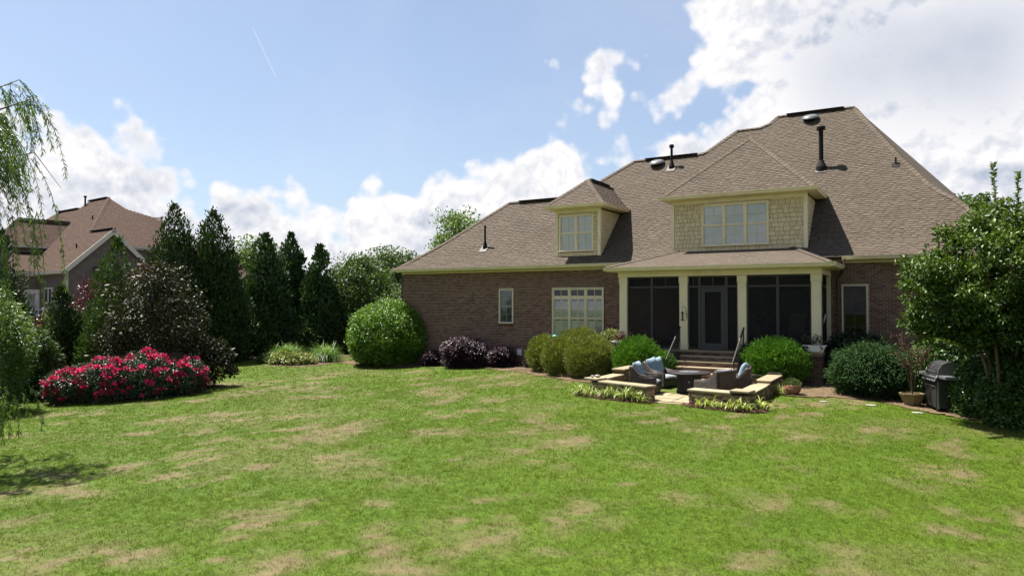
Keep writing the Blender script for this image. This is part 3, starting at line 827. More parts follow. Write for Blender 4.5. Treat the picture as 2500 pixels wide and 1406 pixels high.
def main_roof():
    deck = MB()
    # front slope in strips between the boundary heights, then the far slopes
    yb = sorted({YE, YE + FL} | {p[0] for p in LALL} | {p[0] for p in RIGHT})
    for a, b in zip(yb[:-1], yb[1:]):
        if b - a < 0.005: continue
        m = 1e-4
        deck.add([(interp(LALL, a + m), a, prof(a) - .006), (interp(RIGHT, a + m), a, prof(a) - .006), (interp(RIGHT, b - m), b, prof(b) - .006), (interp(LALL, b - m), b, prof(b) - .006)], [(0, 1, 2, 3)])
    yback = 40.5
    def rp(y, x): return (x, y, prof(y) - .006)
    for seg, xe in ((LEFT, -21.62), (LEFT2, -17.5), (LEFT3, -13.5), (LEFT4, -10.0)):
        for (a, b), (c, d) in zip(seg[:-1], seg[1:]):
            deck.add([rp(a, b), rp(c, d), (xe, c + 1.0, ZE), (xe, a, ZE)], [(0, 1, 2, 3)])
    for (a, b), (c, d) in zip(RIGHT[:-1], RIGHT[1:]):
        deck.add([rp(a, b), rp(c, d), (2.95, c + 2.0, ZE), (2.95, a, ZE)], [(3, 2, 1, 0)])
    for y, x0, x1 in ((29.30, -17.52, -14.15), (31.21, -11.85, -8.75), (32.43, -7.42, -6.45), (33.03, -5.77, -2.7)):
        deck.add([rp(y, x0), rp(y, x1), (x1 + .5, yback, ZE), (x0 - 2.5, yback, ZE)], [(0, 1, 2, 3)])
    roof = deck.build('roof', 'roofing', HOUSE)
    ch = math.hypot(1, S1); cs = math.hypot(1, S2)
    def y_of(v): return YE + v / ch if v < FL * ch else YE + FL + (v - FL * ch) / cs
    n1 = Vector((0, -S1, 1)).normalized(); n2 = Vector((0, -S2, 1)).normalized()
    def surf(u, v):
        y = y_of(v); return Vector((u, y, prof(y))), (n1 if y < YE + FL else n2)
    vmax = FL * ch + (33.03 - YE - FL) * cs
    def span(v):
        y = y_of(v); return interp(LALL, y), interp(RIGHT, y)
    S = shingle(surf, span, vmax, seed=3)
    # leave out what the dormers and the porch roof cover
    def hidden(s):
        u = (s[0] + s[1]) / 2; y = y_of((s[2] + s[3]) / 2)
        if -13.2 < u < -11.5 and 26.2 < y < 28.0: return True
        if -8.25 < u < -3.8 and 26.2 < y < 28.0: return True
        return False
    S = [s for s in S if not hidden(s)]
    def d(s):
        p, _ = surf((s[0] + s[1]) / 2, s[2]); pen = 0
        if s[4] < 0.02: pen += 50
        if p.x > 0.6 and p.z < 5.4: pen += 30
        if -9.6 < p.x < -2.6 and p.y < 26.2: pen += 30
        return (p - CAMP).length + pen
    S.sort(key=d)
    rest = MB()
    for k, s in enumerate(S):
        if k < 300:
            m = MB(); slip(m, surf, *s); m.build('shingle', 'roofing', roof)
        else: slip(rest, surf, *s)
    rest.build('shingle_courses', 'roofing', roof, kind='stuff')
    for seg in (LEFT, LEFT2, LEFT3, LEFT4, RIGHT):
        for (a, b), (c, e) in zip(seg[:-1], seg[1:]):
            if c - a > 0.05: cap_run((b, a, prof(a)), (e, c, prof(c)), roof)
    for y, x0, x1 in ((29.30, -17.52, -14.1), (31.21, -11.85, -8.6), (32.43, -7.42, -6.4), (33.03, -5.77, -2.7)):
        cap_run((x0, y, prof(y)), (x1, y, prof(y)), roof)
    # slotted ridge vents
    for y, x0, x1 in ((29.30, -16.95, -14.2), (31.21, -11.3, -8.9), (33.03, -5.4, -3.1)):
        z = prof(y)
        MB().box(x0, x1, y - 0.17, y + 0.17, z + 0.02, z + 0.044).build('ridge_vent', 'vent_black', roof, bevel=0.01)
        MB().prism([(x0, y - 0.19, z + 0.047), (x0, y, z + 0.085), (x0, y + 0.19, z + 0.047)], (x1 - x0, 0, 0)).build('ridge_vent_cover', 'roofing', roof)
    return roof
ROOF = main_roof()

def gutter(x0, x1, y, z, parent, material='trim', along='x', x=None):
    """K-style gutter; its back against the fascia at y, top at z"""
    pr = [(0, 0), (0, -0.115), (-0.065, -0.115), (-0.085, -0.065), (-0.118, -0.022), (-0.118, 0.0), (-0.108, 0.0), (-0.105, -0.02), (-0.012, -0.02), (-0.01, 0)]
    m = MB()
    if along == 'x': m.prism([(x0, y + a, z + b) for a, b in pr], (x1 - x0, 0, 0))
    else: m.prism([(x - a, x0, z + b) for a, b in pr], (0, x1 - x0, 0))
    return m.build('gutter', material, parent)

# main eaves
for x0, x1 in ((-21.64, -9.80), (-2.48, 3.0)):
    gutter(x0, x1, YE - 0.005, ZE + 0.03, HOUSE)
    MB().box(x0 + 0.02, x1, YE, YE + 0.02, ZE - 0.10, ZE - 0.012).build('fascia', 'trim', HOUSE)
    MB().box(x0 + 0.02, x1, YE + 0.021, YW + 0.2, ZE - 0.10, ZE - 0.082).build('soffit', 'trim', HOUSE)
    MB().box(max(x0, XL - 0.02), min(x1, XR), YW - 0.025, YW + 0.006, ZE - 0.185, ZE - 0.102).build('frieze', 'trim', HOUSE)
MB().box(-21.63, -21.61, YE + .003, 40, ZE - 0.10, ZE - 0.012).build('fascia', 'trim', HOUSE)
MB().box(-21.608, XL, YE + .022, 40, ZE - 0.099, ZE - 0.083).build('soffit', 'trim', HOUSE)

# ---- windows
def window(x0, x1, y, z0, z1, units, cols, rows, backing, transom=0.0, parent=HOUSE, face=0.05, glassm='glass', slat_single=False, sill=True, slat=0.055, frame_m='trim', shutter_m='shutter', muntin_m=None, sash_m=None, refl=None):
    """window in the plane y; backing: 'shutter' or 'blind'"""
    fr = MB(); T = face; muntin_m = muntin_m or frame_m; sash_m = sash_m or frame_m; glassm = refl or glassm
    fr.box(x0, x0 + T, y - 0.035, y + 0.05, z0, z1); fr.box(x1 - T, x1, y - 0.035, y + 0.05, z0, z1)
    fr.box(x0 + T, x1 - T, y - 0.035, y + 0.05, z1 - T, z1)
    fr.box(x0 - 0.01, x1 + 0.01, y - 0.06, y + 0.05, z0 - 0.045, z0) if sill else fr.box(x0 + T, x1 - T, y - .035, y + .05, z0, z0 + T)
    w = fr.build('window', frame_m, parent, bevel=0.004, seg=1)
    iw = (x1 - x0 - 2 * T); uw = iw / units; zb = z0 + (0 if sill else T); zt = z1 - T
    slats_m = MB()
    for u in range(units):
        a = x0 + T + u * uw; b = a + uw
        if u:
            MB().box(a - 0.035, a + 0.035, y - 0.03, y + 0.05, zb, zt).build('mullion', frame_m, w); 
        a += 0.035 if u else 0.004; b -= 0.035 if u < units - 1 else 0.004
        tops = zt
        if transom:
            zz = zt - transom
            m = MB(); s = 0.035
            m.box(a, b, y - 0.012, y + 0.03, zz + 0.03, zz + 0.03 + s); m.box(a, b, y - 0.012, y + 0.03, zt - s, zt)
            m.box(a, a + s, y - 0.012, y + 0.03, zz + 0.03 + s, zt - s); m.box(b - s, b, y - 0.012, y + 0.03, zz + 0.03 + s, zt - s)
            m.box((a + b) / 2 - 0.011, (a + b) / 2 + 0.011, y - 0.008, y + 0.02, zz + 0.03 + s, zt - s)
            m.build('transom_sash', frame_m, w)
            for p0, p1 in ((a + s, (a + b) / 2 - .011), ((a + b) / 2 + .011, b - s)):
                MB().box(p0, p1, y + 0.004, y + 0.008, zz + 0.03 + s, zt - s).build('pane', 'glass_dark', w)
            MB().box(a, b, y - 0.02, y + 0.05, zz - 0.03, zz + 0.03).build('transom_bar', frame_m, w)
            tops = zz - 0.03
        zm = (zb + tops) / 2
        for (c0, c1, yo) in ((zm + 0.002, tops, 0.0), (zb, zm, 0.018)):
            s = 0.036; m = MB(); yy = y + yo
            m.box(a, b, yy - 0.012, yy + 0.014, c0, c0 + s); m.box(a, b, yy - 0.012, yy + 0.014, c1 - s, c1)
            m.box(a, a + s, yy - 0.012, yy + 0.014, c0 + s, c1 - s); m.box(b - s, b, yy - 0.012, yy + 0.014, c0 + s, c1 - s)
            m.build('sash', sash_m, w)
            gx = [a + s + (b - a - 2 * s) * i / cols for i in range(cols + 1)]; gz = [c0 + s + (c1 - c0 - 2 * s) * i / rows for i in range(rows + 1)]
            for i in range(1, cols): MB().box(gx[i] - .0085, gx[i] + .0085, yy - 0.008, yy + 0.008, c0 + s, c1 - s).build('muntin', muntin_m, w)
            for i in range(1, rows): MB().box(a + s, b - s, yy - 0.0072, yy + 0.0075, gz[i] - .0085, gz[i] + .0085).build('muntin', muntin_m, w)
            for i in range(cols):
                for j in range(rows):
                    MB().box(gx[i], gx[i + 1], yy + 0.001, yy + 0.004, gz[j], gz[j + 1]).build('pane', glassm, w)
        # inside
        if backing == 'shutter':
            hw = (b - a) / 2
            for h in range(2):
                p0 = a + h * hw; p1 = p0 + hw; ys = y + 0.05; m = MB()
                m.box(p0, p0 + .04, ys, ys + .022, zb, tops); m.box(p1 - .04, p1, ys, ys + .022, zb, tops)
                m.box(p0 + .04, p1 - .04, ys, ys + .022, zb, zb + .06); m.box(p0 + .04, p1 - .04, ys, ys + .022, tops - .06, tops)
                m.box(p0 + .04, p1 - .04, ys, ys + .022, zm - .035, zm + .035)
                m.build('shutter_panel', shutter_m, w)
                for lo, hi in ((zb + .06, zm - .035), (zm + .035, tops - .06)):
                    tilt = R(rng.choice((38, 42, 46, 58, 70)) if lo < zm - .2 else 48)
                    z = lo + slat * .5
                    while z < hi - slat * .3:
                        dy, dz = math.cos(tilt) * slat * .52, math.sin(tilt) * slat * .52
                        q = slats_m if not slat_single else MB()
                        q.obox(((p0 + p1) / 2, ys + .011, z), ((p1 - p0) / 2 - .041, 0, 0), (0, dy, dz), (0, dz * .08, -dy * .08))
                        if slat_single: q.build('slat', shutter_m, w)
                        z += slat
        else:
            z = zb + .03; ys = y + 0.075
            while z < tops - .01:
                slats_m.obox(((a + b) / 2, ys, z), ((b - a) / 2 - .01, 0, 0), (0, .006, .024), (0, .0008, -.0003), rng.uniform(.3, .7)); z += .045
    if slats_m.v: slats_m.build('blind' if backing == 'blind' else 'slat_rows', 'blind' if backing == 'blind' else shutter_m, w)
    MB().box(x0 + .01, x1 - .01, y + 0.13, y + 0.15, zb, zt).build('dark_room_panel', 'room_dark', w)  # thin near-black panel; its colour stands in for the unlit room
    return w

window(-13.43, -11.13, YW - 0.01, 0.93, 3.0, 3, 2, 2, 'shutter', transom=0.34, slat_single=True, slat=0.075)
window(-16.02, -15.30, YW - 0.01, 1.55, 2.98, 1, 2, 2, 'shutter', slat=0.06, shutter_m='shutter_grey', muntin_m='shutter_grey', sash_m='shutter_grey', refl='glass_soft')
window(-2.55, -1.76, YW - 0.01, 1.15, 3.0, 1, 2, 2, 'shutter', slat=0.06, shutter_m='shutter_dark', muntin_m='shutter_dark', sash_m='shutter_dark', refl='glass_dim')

# ---- dormers
def dormer(x0, x1, wx0, wx1, wz0, wz1, units, ex0, ex1, apex, budget, seed):
    yf = 26.05; zb = prof(yf) - 0.02; zt = 6.22; r = random.Random(seed)
    body = MB()
    ybk = prof_y(zt)
    for xx, s in ((x0 + .012, 1), (x1 - .012, -1)):
        body.prism([(xx, yf + .02, zb - .2), (xx, ybk + .2, zt), (xx, yf + .02, zt)], (0.05 * s, 0, 0))
    body.box(x0 + .012, wx0, yf + .012, yf + .09, zb, zt); body.box(wx1, x1 - .012, yf + .012, yf + .09, zb, zt)
    body.box(wx0, wx1, yf + .012, yf + .09, zb, wz0 - .045); body.box(wx0, wx1, yf + .012, yf + .09, wz1, zt)
    d = body.build('dormer', 'siding_gap', HOUSE)
    # shingled front, one slip after another round the window
    e = 0.156; pieces = []; z = zb + .02; rest = MB()
    cb = 0.115
    while z < zt - .16:
        x = x0 + cb - r.uniform(0, .1)
        while x < x1 - cb:
            w = r.choice((.11, .14, .17, .2, .24)); a, b = max(x, x0 + cb), min(x + w - .013, x1 - cb)
            zz = min(z + e, zt - .11); lo = z + r.uniform(0, .012)
            segs = [(a, b)]
            if zz > wz0 - .05 and z < wz1:
                segs = []
                if a < wx0 - .01: segs.append((a, min(b, wx0)))
                if b > wx1 + .01: segs.append((max(a, wx1), b))
                if not segs and z < wz0 - .05 and wz0 - .05 - z > .04: zz = wz0 - .05; segs = [(a, b)]
                if not segs and z + e > wz1 + .03 and z < wz1: lo = wz1 + .002; segs = [(a, b)]
            for s, t in segs:
                if t - s > .02: pieces.append((s, t, lo, zz, r.uniform(.15, .85)))
            x += w
        z += e
    for k, (a, b, lo, hi, t) in enumerate(pieces):
        q = MB() if k < budget else rest
        q.add([(a, yf - .010, lo), (b, yf - .010, lo), (b, yf + .010, hi), (a, yf + .010, hi), (a, yf + .014, lo), (b, yf + .014, lo)], [(0, 1, 2, 3), (4, 5, 1, 0), (0, 3, 4), (1, 5, 2)], t)
        if k < budget: q.build('siding_shingle', 'siding', d)
    # right cheek
    z = zb
    while z < zt - .11:
        zz = z + e; ya = yf + .1; yb2 = prof_y(max(z, 4.3)) + .15
        y = ya
        while y < yb2:
            w = r.choice((.2, .28, .36, .5)); b = min(y + w - .006, yb2)
            rest.add([(x1 + .008, y, z), (x1 + .008, b, z), (x1 - .010, b, zz), (x1 - .010, y, zz), (x1 - .014, y, z), (x1 - .014, b, z)], [(0, 1, 2, 3), (4, 5, 1, 0), (0, 3, 4), (1, 5, 2)], r.uniform(.2, .8))
            y += w
        z += e
    rest.build('siding_courses', 'siding', d, kind='stuff')
    for a, b, c, f in ((x0 - .004, x0 + cb - .006, yf - .024, yf + .09), (x1 - cb + .006, x1 + .018, yf - .024, yf + .10)):
        MB().box(a, b, c, f, zb - .03, zt - .002).build('corner_board', 'trim', d)
    MB().box(x0 + cb - .004, x1 - cb + .004, yf - .022, yf + .02, zt - .14, zt - .003).build('frieze', 'trim', d)
    MB().box(x0 - .01, x1 + .01, yf - .03, yf + .0, zb - .045, zb - .005).build('base_flashing', 'vent_black', d)
    window(wx0, wx1, yf - .008, wz0, wz1, units, 2, 2, 'blind', face=.05, sill=True)
    # roof
    ze = 6.34; yfe = 25.65; deck = MB(); ax, ay, az = apex; yr = prof_y(az); ybe = prof_y(ze)
    sh = MB()
    roof_plane([(ex0, yfe, ze), (ex1, yfe, ze), (ax, ay, az)], (1, 0, 0), 'roofing', deck, None, seed + 1, mbout=sh)
    roof_plane([(ex1, yfe, ze), (ex1, ybe + .05, ze), (ax, yr + .05, az), (ax, ay, az)], (0, 1, 0), 'roofing', deck, None, seed + 2, mbout=sh)
    roof_plane([(ex0, yfe, ze), (ex0, ybe + .05, ze), (ax, yr + .05, az), (ax, ay, az)], (0, 1, 0), 'roofing', deck, None, seed + 3, mbout=sh)
    dr = deck.build('dormer_roof', 'roof_deck', HOUSE)
    sh.build('shingle_courses', 'roofing', dr, kind='stuff')
    cap_run((ex0, yfe, ze), apex, dr); cap_run((ex1, yfe, ze), apex, dr); cap_run(apex, (ax, yr, az), dr)
    # eaves
    MB().box(ex0 + .02, ex1 - .02, yfe + .02, yf + .02, ze - .12, ze - .10).build('soffit', 'trim', HOUSE)
    MB().box(x1 - .01, ex1 - .02, yf + .021, ybe, ze - .119, ze - .101).build('soffit', 'trim', HOUSE)
    MB().box(ex0 + .02, x0 + .01, yf + .021, ybe, ze - .119, ze - .101).build('soffit', 'trim', HOUSE)
    gutter(ex0 - .05, ex1 + .10, yfe - .005, ze + .01, HOUSE); gutter(yfe - .005, ybe, 0, ze + .009, HOUSE, along='y', x=ex1 - .005)
    gutter(yfe - .005, ybe, 0, ze + .009, HOUSE, along='y', x=ex0 + .11)
    MB().box(ex0 + .01, ex1 - .01, yfe + .001, yfe + .02, ze - .12, ze - .03).build('fascia', 'trim', HOUSE)
    MB().box(ex1 - .02, ex1 - .008, yfe + .021, ybe, ze - .12, ze - .03).build('fascia', 'trim', HOUSE)

dormer(-8.42, -3.63, -7.27, -4.89, 4.50, 6.02, 3, -8.72, -3.33, (-6.02, 28.5, 8.87), 240, 21)
dormer(-13.35, -11.35, -13.18, -11.64, 4.52, 6.0, 2, -13.66, -11.04, (-12.35, 27.1, 7.56), 60, 31)
MB().box(-12.42, -12.28, 27.35, 29.3, 7.60, 7.66).build('ridge_vent', 'vent_black', HOUSE, bevel=.01)

# ---- porch
ZF = 0.83
def porch():
    # roof
    deck = MB(); sh = MB()
    A, B_ = (-9.78, 22.85, 3.6), (-2.50, 22.85, 3.6); C, D = (-4.15, 26.2, 4.337), (-8.15, 26.2, 4.337)
    roof_plane([A, B_, C, D], (1, 0, 0), 'roofing', deck, None, 51, mbout=sh, thick=.35)
    roof_plane([B_, (-2.5, 25.42, 3.6), (-4.15, 26.2, 4.337)], (0, 1, 0), 'roofing', deck, None, 52, mbout=sh, thick=.35)
    roof_plane([A, (-9.78, 25.42, 3.6), (-8.15, 26.2, 4.337)], (0, 1, 0), 'roofing', deck, None, 53, mbout=sh, thick=.35)
    pr = deck.build('porch_roof', 'roof_deck', HOUSE)
    sh.build('shingle_courses', 'roofing', pr, kind='stuff')
    cap_run(A, D, pr, bend=.2); cap_run(B_, C, pr, bend=.2)
    gutter(-9.82, -2.40, 22.845, 3.61, HOUSE); gutter(22.845, 25.4, 0, 3.609, HOUSE, along='y', x=-2.505)
    MB().box(-9.77, -2.51, 22.851, 22.87, 3.49, 3.575).build('fascia', 'trim', HOUSE)
    MB().box(-2.525, -2.511, 22.871, 25.4, 3.49, 3.575).build('fascia', 'trim', HOUSE)
    MB().box(-9.76, -2.53, 22.872, 25.6, 3.475, 3.489).build('soffit', 'trim', HOUSE)
    # beam, ceiling, floor
    MB().box(-9.47, -2.84, 23.26, 23.58, 3.29, 3.474).build('porch_beam', 'trim', HOUSE, bevel=.006, seg=1)
    MB().box(-3.14, -2.86, 23.582, 25.88, 3.29, 3.472).build('porch_beam', 'trim', HOUSE)
    MB().box(-9.45, -9.17, 23.582, 25.88, 3.29, 3.472).build('porch_beam', 'trim', HOUSE)
    MB().box(-9.16, -3.15, 23.585, 25.88, 3.40, 3.44).build('porch_ceiling', 'porch_inside', HOUSE)
    MB().box(-9.46, -2.87, 23.2, 25.87, 0.765, ZF).build('porch_floor', 'tread', HOUSE)
    # square columns
    for cx in (-9.29, -7.14, -5.22, -3.01):
        c = MB().box(cx - .135, cx + .135, 23.30, 23.57, ZF + .001, 3.289).build('porch_column', 'trim', HOUSE, bevel=.004, seg=1)
        MB().box(cx - .152, cx + .152, 23.282, 23.575, 3.06, 3.286).build('column_cap', 'trim', c, bevel=.004, seg=1)
        MB().box(cx - .15, cx + .15, 23.284, 23.575, ZF + .002, ZF + .24).build('column_base', 'trim', c, bevel=.004, seg=1)
    c = MB().box(-3.145, -2.875, 25.6, 25.87, ZF + .001, 3.289).build('porch_column', 'trim', HOUSE)
    # screens
    ys = 23.42
    def screen_bay(x0, x1, mull, thin, door=None):
        fr = MB(); T = .045
        fr.box(x0, x0 + T, ys - .03, ys + .03, ZF + .002, 3.288); fr.box(x1 - T, x1, ys - .03, ys + .03, ZF + .002, 3.288)
        fr.box(x0 + T, x1 - T, ys - .03, ys + .03, 3.24, 3.288); fr.box(x0 + T, x1 - T, ys - .03, ys + .03, 2.90, 2.965)
        if not door: fr.box(x0 + T, x1 - T, ys - .03, ys + .03, ZF + .002, ZF + .07)
        xs = [x0 + T]
        for m in mull:
            fr.box(m - .045, m + .045, ys - .032, ys + .032, ZF + .071 if not door else ZF + .002, 3.239); xs += [m - .045, m + .045]
        xs.append(x1 - T)
        for t in thin: fr.box(t - .011, t + .011, ys - .02, ys + .02, 2.966, 3.239)
        s = fr.build('porch_screen', 'screen_frame', HOUSE)
        for a, b in zip(xs[::2], xs[1::2]):
            MB().box(a, b, ys - .003, ys + .001, 2.966, 3.239).build('screen_mesh', 'insect_screen', s)
            if door and a <= door[0] <= b + .1 and door[1] <= b + .1: continue
            MB().box(a, b, ys - .003, ys + .001, ZF + .07, 2.9).build('screen_mesh', 'insect_screen', s)
    screen_bay(-9.15, -7.28, (-8.27,), (-7.78,))
    screen_bay(-5.08, -3.15, (-4.14,), ())
    screen_bay(-7.0, -5.36, (-6.62, -5.74), (-6.83, -6.18), door=(-6.575, -5.785))
    # door
    d = MB(); a, b = -6.57, -5.79; z0, z1 = ZF + .01, 2.89
    d.box(a, a + .13, ys - .022, ys + .022, z0, z1); d.box(b - .13, b, ys - .022, ys + .022, z0, z1)
    d.box(a + .13, b - .13, ys - .022, ys + .022, z1 - .14, z1); d.box(a + .13, b - .13, ys - .022, ys + .022, z0, z0 + .22)
    dd = d.build('porch_door', 'screen_frame', HOUSE, bevel=.004, seg=1)
    MB().box(a + .13, b - .13, ys - .002, ys + .002, z0 + .22, z1 - .14).build('screen_mesh', 'insect_screen', dd)
    MB().tube([(a + .07, ys - .03, 1.84), (a + .07, ys - .08, 1.84), (a + .14, ys - .08, 1.84)], .012).build('handle', 'iron', dd)
    MB().lathe([(.03, 0), (.03, .012)], (a + .07, ys - .035, 1.84), 10, M=Matrix.Rotation(R(90), 3, 'X')).build('rosette', 'iron', dd)
    MB().box(a - .05, b + .05, 23.18, 23.4, ZF + .001, ZF + .012).build('threshold', 'flashing', HOUSE)
    # side screen
    fr = MB()
    for y in (23.58, 24.55, 25.55): fr.box(-3.03, -2.98, y, y + .05, ZF, 3.29)
    fr.box(-3.03, -2.98, 23.63, 25.55, ZF + .002, ZF + .07); fr.box(-3.032, -2.978, 23.63, 25.55, 2.9, 2.965)
    s = fr.build('porch_screen', 'screen_frame', HOUSE)
    for y0, y1 in ((23.63, 24.55), (24.6, 25.55)): MB().box(-3.006, -3.002, y0, y1, ZF + .07, 3.28).build('screen_mesh', 'insect_screen', s)
    # tan roller shades drawn down behind the transoms
    for a, b in ((-9.1, -8.32), (-8.22, -7.33), (-5.03, -4.19), (-4.09, -3.2)):
        MB().box(a, b, ys + .05, ys + .056, 2.97, 3.24, rng.random()).build('roller_shade', 'shade_cloth', HOUSE)
    # house door and wide window on the inner wall
    MB().box(-7.9, -7.0, YW - .04, YW - .012, ZF, 2.95).build('inner_door', 'shutter_dark', HOUSE)
    MB().box(-5.6, -3.6, YW - .04, YW - .012, 1.5, 2.95).build('inner_window', 'glass_dark', HOUSE)
    # steps
    st = MB()
    for i in range(1, 6):
        st.box(-7.12, -5.2, 23.19 - .3 * i, 23.19, -0.3 - .002 * i, ZF - .161 * i - .052)
    steps = st.build('porch_steps', 'mortar', HOUSE)
    rr = random.Random(5)
    for i in range(0, 6):
        z = ZF - .161 * i
        if i: MB().box(-7.14 + rr.uniform(-.01, .01), -5.18 + rr.uniform(-.01, .01), 23.19 - .3 * i - .03, 23.19 - .3 * (i - 1) - .012, z - .051, z, rr.random()).build('tread', 'tread', steps, bevel=.012)
        y = 23.19 - .3 * i - .009
        for k in range(2):
            zz = z - .161 + .006 + k * .053; x = -7.12 - (.1 if k else 0)
            while x < -5.2:
                aa, bb = max(x, -7.12), min(x + .193, -5.2)
                if bb - aa > .03:
                    m = MB(); brick_geo(m, aa, bb, y, zz, zz + .046, min(1, max(0, rr.gauss(.45, .25)))); m.build('riser_brick', 'brick', steps)
                x += .203
    # handrails
    for x in (-7.2, -5.13):
        top, bot = Vector((x, 23.12, 1.60)), Vector((x, 21.72, 0.66))
        h = MB().tube([top + Vector((0, .05, -.02)), top, top.lerp(bot, .42)], .024, 8).build('handrail', 'iron', HOUSE)
        MB().tube([top.lerp(bot, .42), bot, bot + Vector((0, -.06, -.06))], .024, 8).build('lower_rail', 'iron_sunlit', h)
        MB().tube([(x, 21.74, -.05), (x, 21.74, .66)], .018, 8).build('newel', 'iron', h)
        MB().tube([(x, 23.1, ZF), (x, 23.1, 1.6)], .016, 8).build('newel', 'iron', h)
        for k in range(1, 11):
            p = top.lerp(bot, k / 11); zt = max(-.1, ZF - .161 * max(0, math.ceil((23.19 - p.y) / .3)))
            MB().tube([(x, p.y, zt - .02), (x, p.y, p.z)], .008, 6).build('picket', 'iron', h)
porch()

# ---- things fixed to the roof and the walls
def vent_pipe(x, y, h, r, cap=True, label=None):
    z = prof(y)
    p = MB().tube([(x, y, z - .05), (x, y, z + h)], r, 14).build('vent_pipe', 'vent_black', HOUSE, smooth=False)
    MB().lathe([(r * 2.6, -.12), (r * 2.4, .06), (r * 1.35, .26), (r * 1.05, .32)], (x, y, z), 14).build('boot', 'vent_black', p)
    n = Vector((0, -S2, 1)).normalized()
    MB().obox(Vector((x, y - .06, prof(y - .06))) + n * .033, (.19, 0, 0), Vector((0, 1, S2)).normalized() * .22, n * .004).build('flashing', 'flashing', p)
    if cap:
        MB().lathe([(r * 1.0, h - .02), (r * 1.9, h), (r * 1.95, h + .10), (r * 1.7, h + .13), (r * .3, h + .15)], (x, y, z), 14).build('pipe_cap', 'vent_black', p)
    return p
vent_pipe(-3.61, 29.72, 1.52, .085)
vent_pipe(-17.3, 26.75, 1.02, .045, cap=False)
vent_pipe(-9.86, 30.56, .90, .055, cap=True)
p = MB().tube([(-1.05, 29.6, prof(29.6) - .05), (-1.05, 29.6, prof(29.6) + .26)], .035, 10).build('vent_pipe', 'vent_black', HOUSE)
MB().obox((-1.05, 29.55, prof(29.55) + .03), (.13, 0, 0), Vector((0, 1, S2)).normalized() * .13, Vector((0, -S2, 1)).normalized() * .006).build('flashing', 'vent_black', p)
for x, y in ((-10.62, 30.82), (-4.36, 32.55)):
    n = Vector((0, -S2, 1)).normalized(); z = prof(y)
    tl = Matrix.Rotation(math.atan(S2) * .55, 3, 'X')
    c = Vector((x, y, z)) - n * .01
    v = MB().lathe([(.20, -.05), (.20, .10)], c, 20, M=Matrix.Rotation(math.atan(S2), 3, 'X')).build('attic_vent', 'vent_black', HOUSE)
    MB().lathe([(.05, .095), (.33, .10), (.345, .115), (.345, .135), (.315, .15), (.295, .19), (.24, .215), (.12, .232), (.01, .235)], c, 28, M=tl).build('vent_dome', 'vent_grey', v, smooth=True)
# downspouts
ds = MB().tube([(-2.42, 25.3, 3.8), (-2.42, 25.45, 3.62), (-2.55, 25.8, 3.35), (-2.66, 25.85, 3.2), (-2.66, 25.85, -.05)], .042, 8).build('downspout', 'copper_dark', HOUSE)
MB().tube([(-21.45, 25.35, 3.83), (-21.40, 25.5, 3.72), (-21.36, 25.85, 3.55), (-21.36, 25.85, -.4)], .042, 8).build('downspout', 'copper_dark', HOUSE)
v = MB().box(-15.08, -14.86, YW - .09, YW - .005, 0.16, 0.42).build('wall_vent', 'white_paint', HOUSE, bevel=.01)
MB().box(-15.06, -14.88, YW - .105, YW - .09, 0.2, 0.4).build('louvre', 'white_paint', v, bevel=.004)

# ------------------------------------------------------------------ patio
ZPT = -0.17
def patio():
    base = MB().prism([(x, y, ZPT - .35) for x, y in PATIO], (0, 0, .325)).build('patio', 'grout')
    base['kind'] = 'structure'; base['label'] = 'buff flagstone patio below the porch steps'
    r = random.Random(8); y = 17.5
    poly = PATIO
    while y < 22.5:
        h = r.choice((.45, .55, .62)); x = -8.6 - r.uniform(0, .4)
        while x < -3.6:
            w = r.choice((.5, .62, .75, .9))
            g = .012
            q = [(x + g, y + g), (x + w - g, y + g), (x + w - g, y + h - g), (x + g, y + h - g)]
            q = [(a + r.uniform(-.012, .012), b + r.uniform(-.012, .012)) for a, b in q]
            cx = np.array([p[0] for p in q]); cy = np.array([p[1] for p in q])
            ok = inside(poly, cx, cy)
            if ok.all() or (ok.sum() >= 3):
                zz = r.uniform(-.004, .006)
                MB().prism([(a, b, ZPT - .03) for a, b in q], (0, 0, .03 + zz), r.random()).build('flagstone', 'flagstone', base, bevel=.008, seg=1)
            x += w
        y += h
patio()

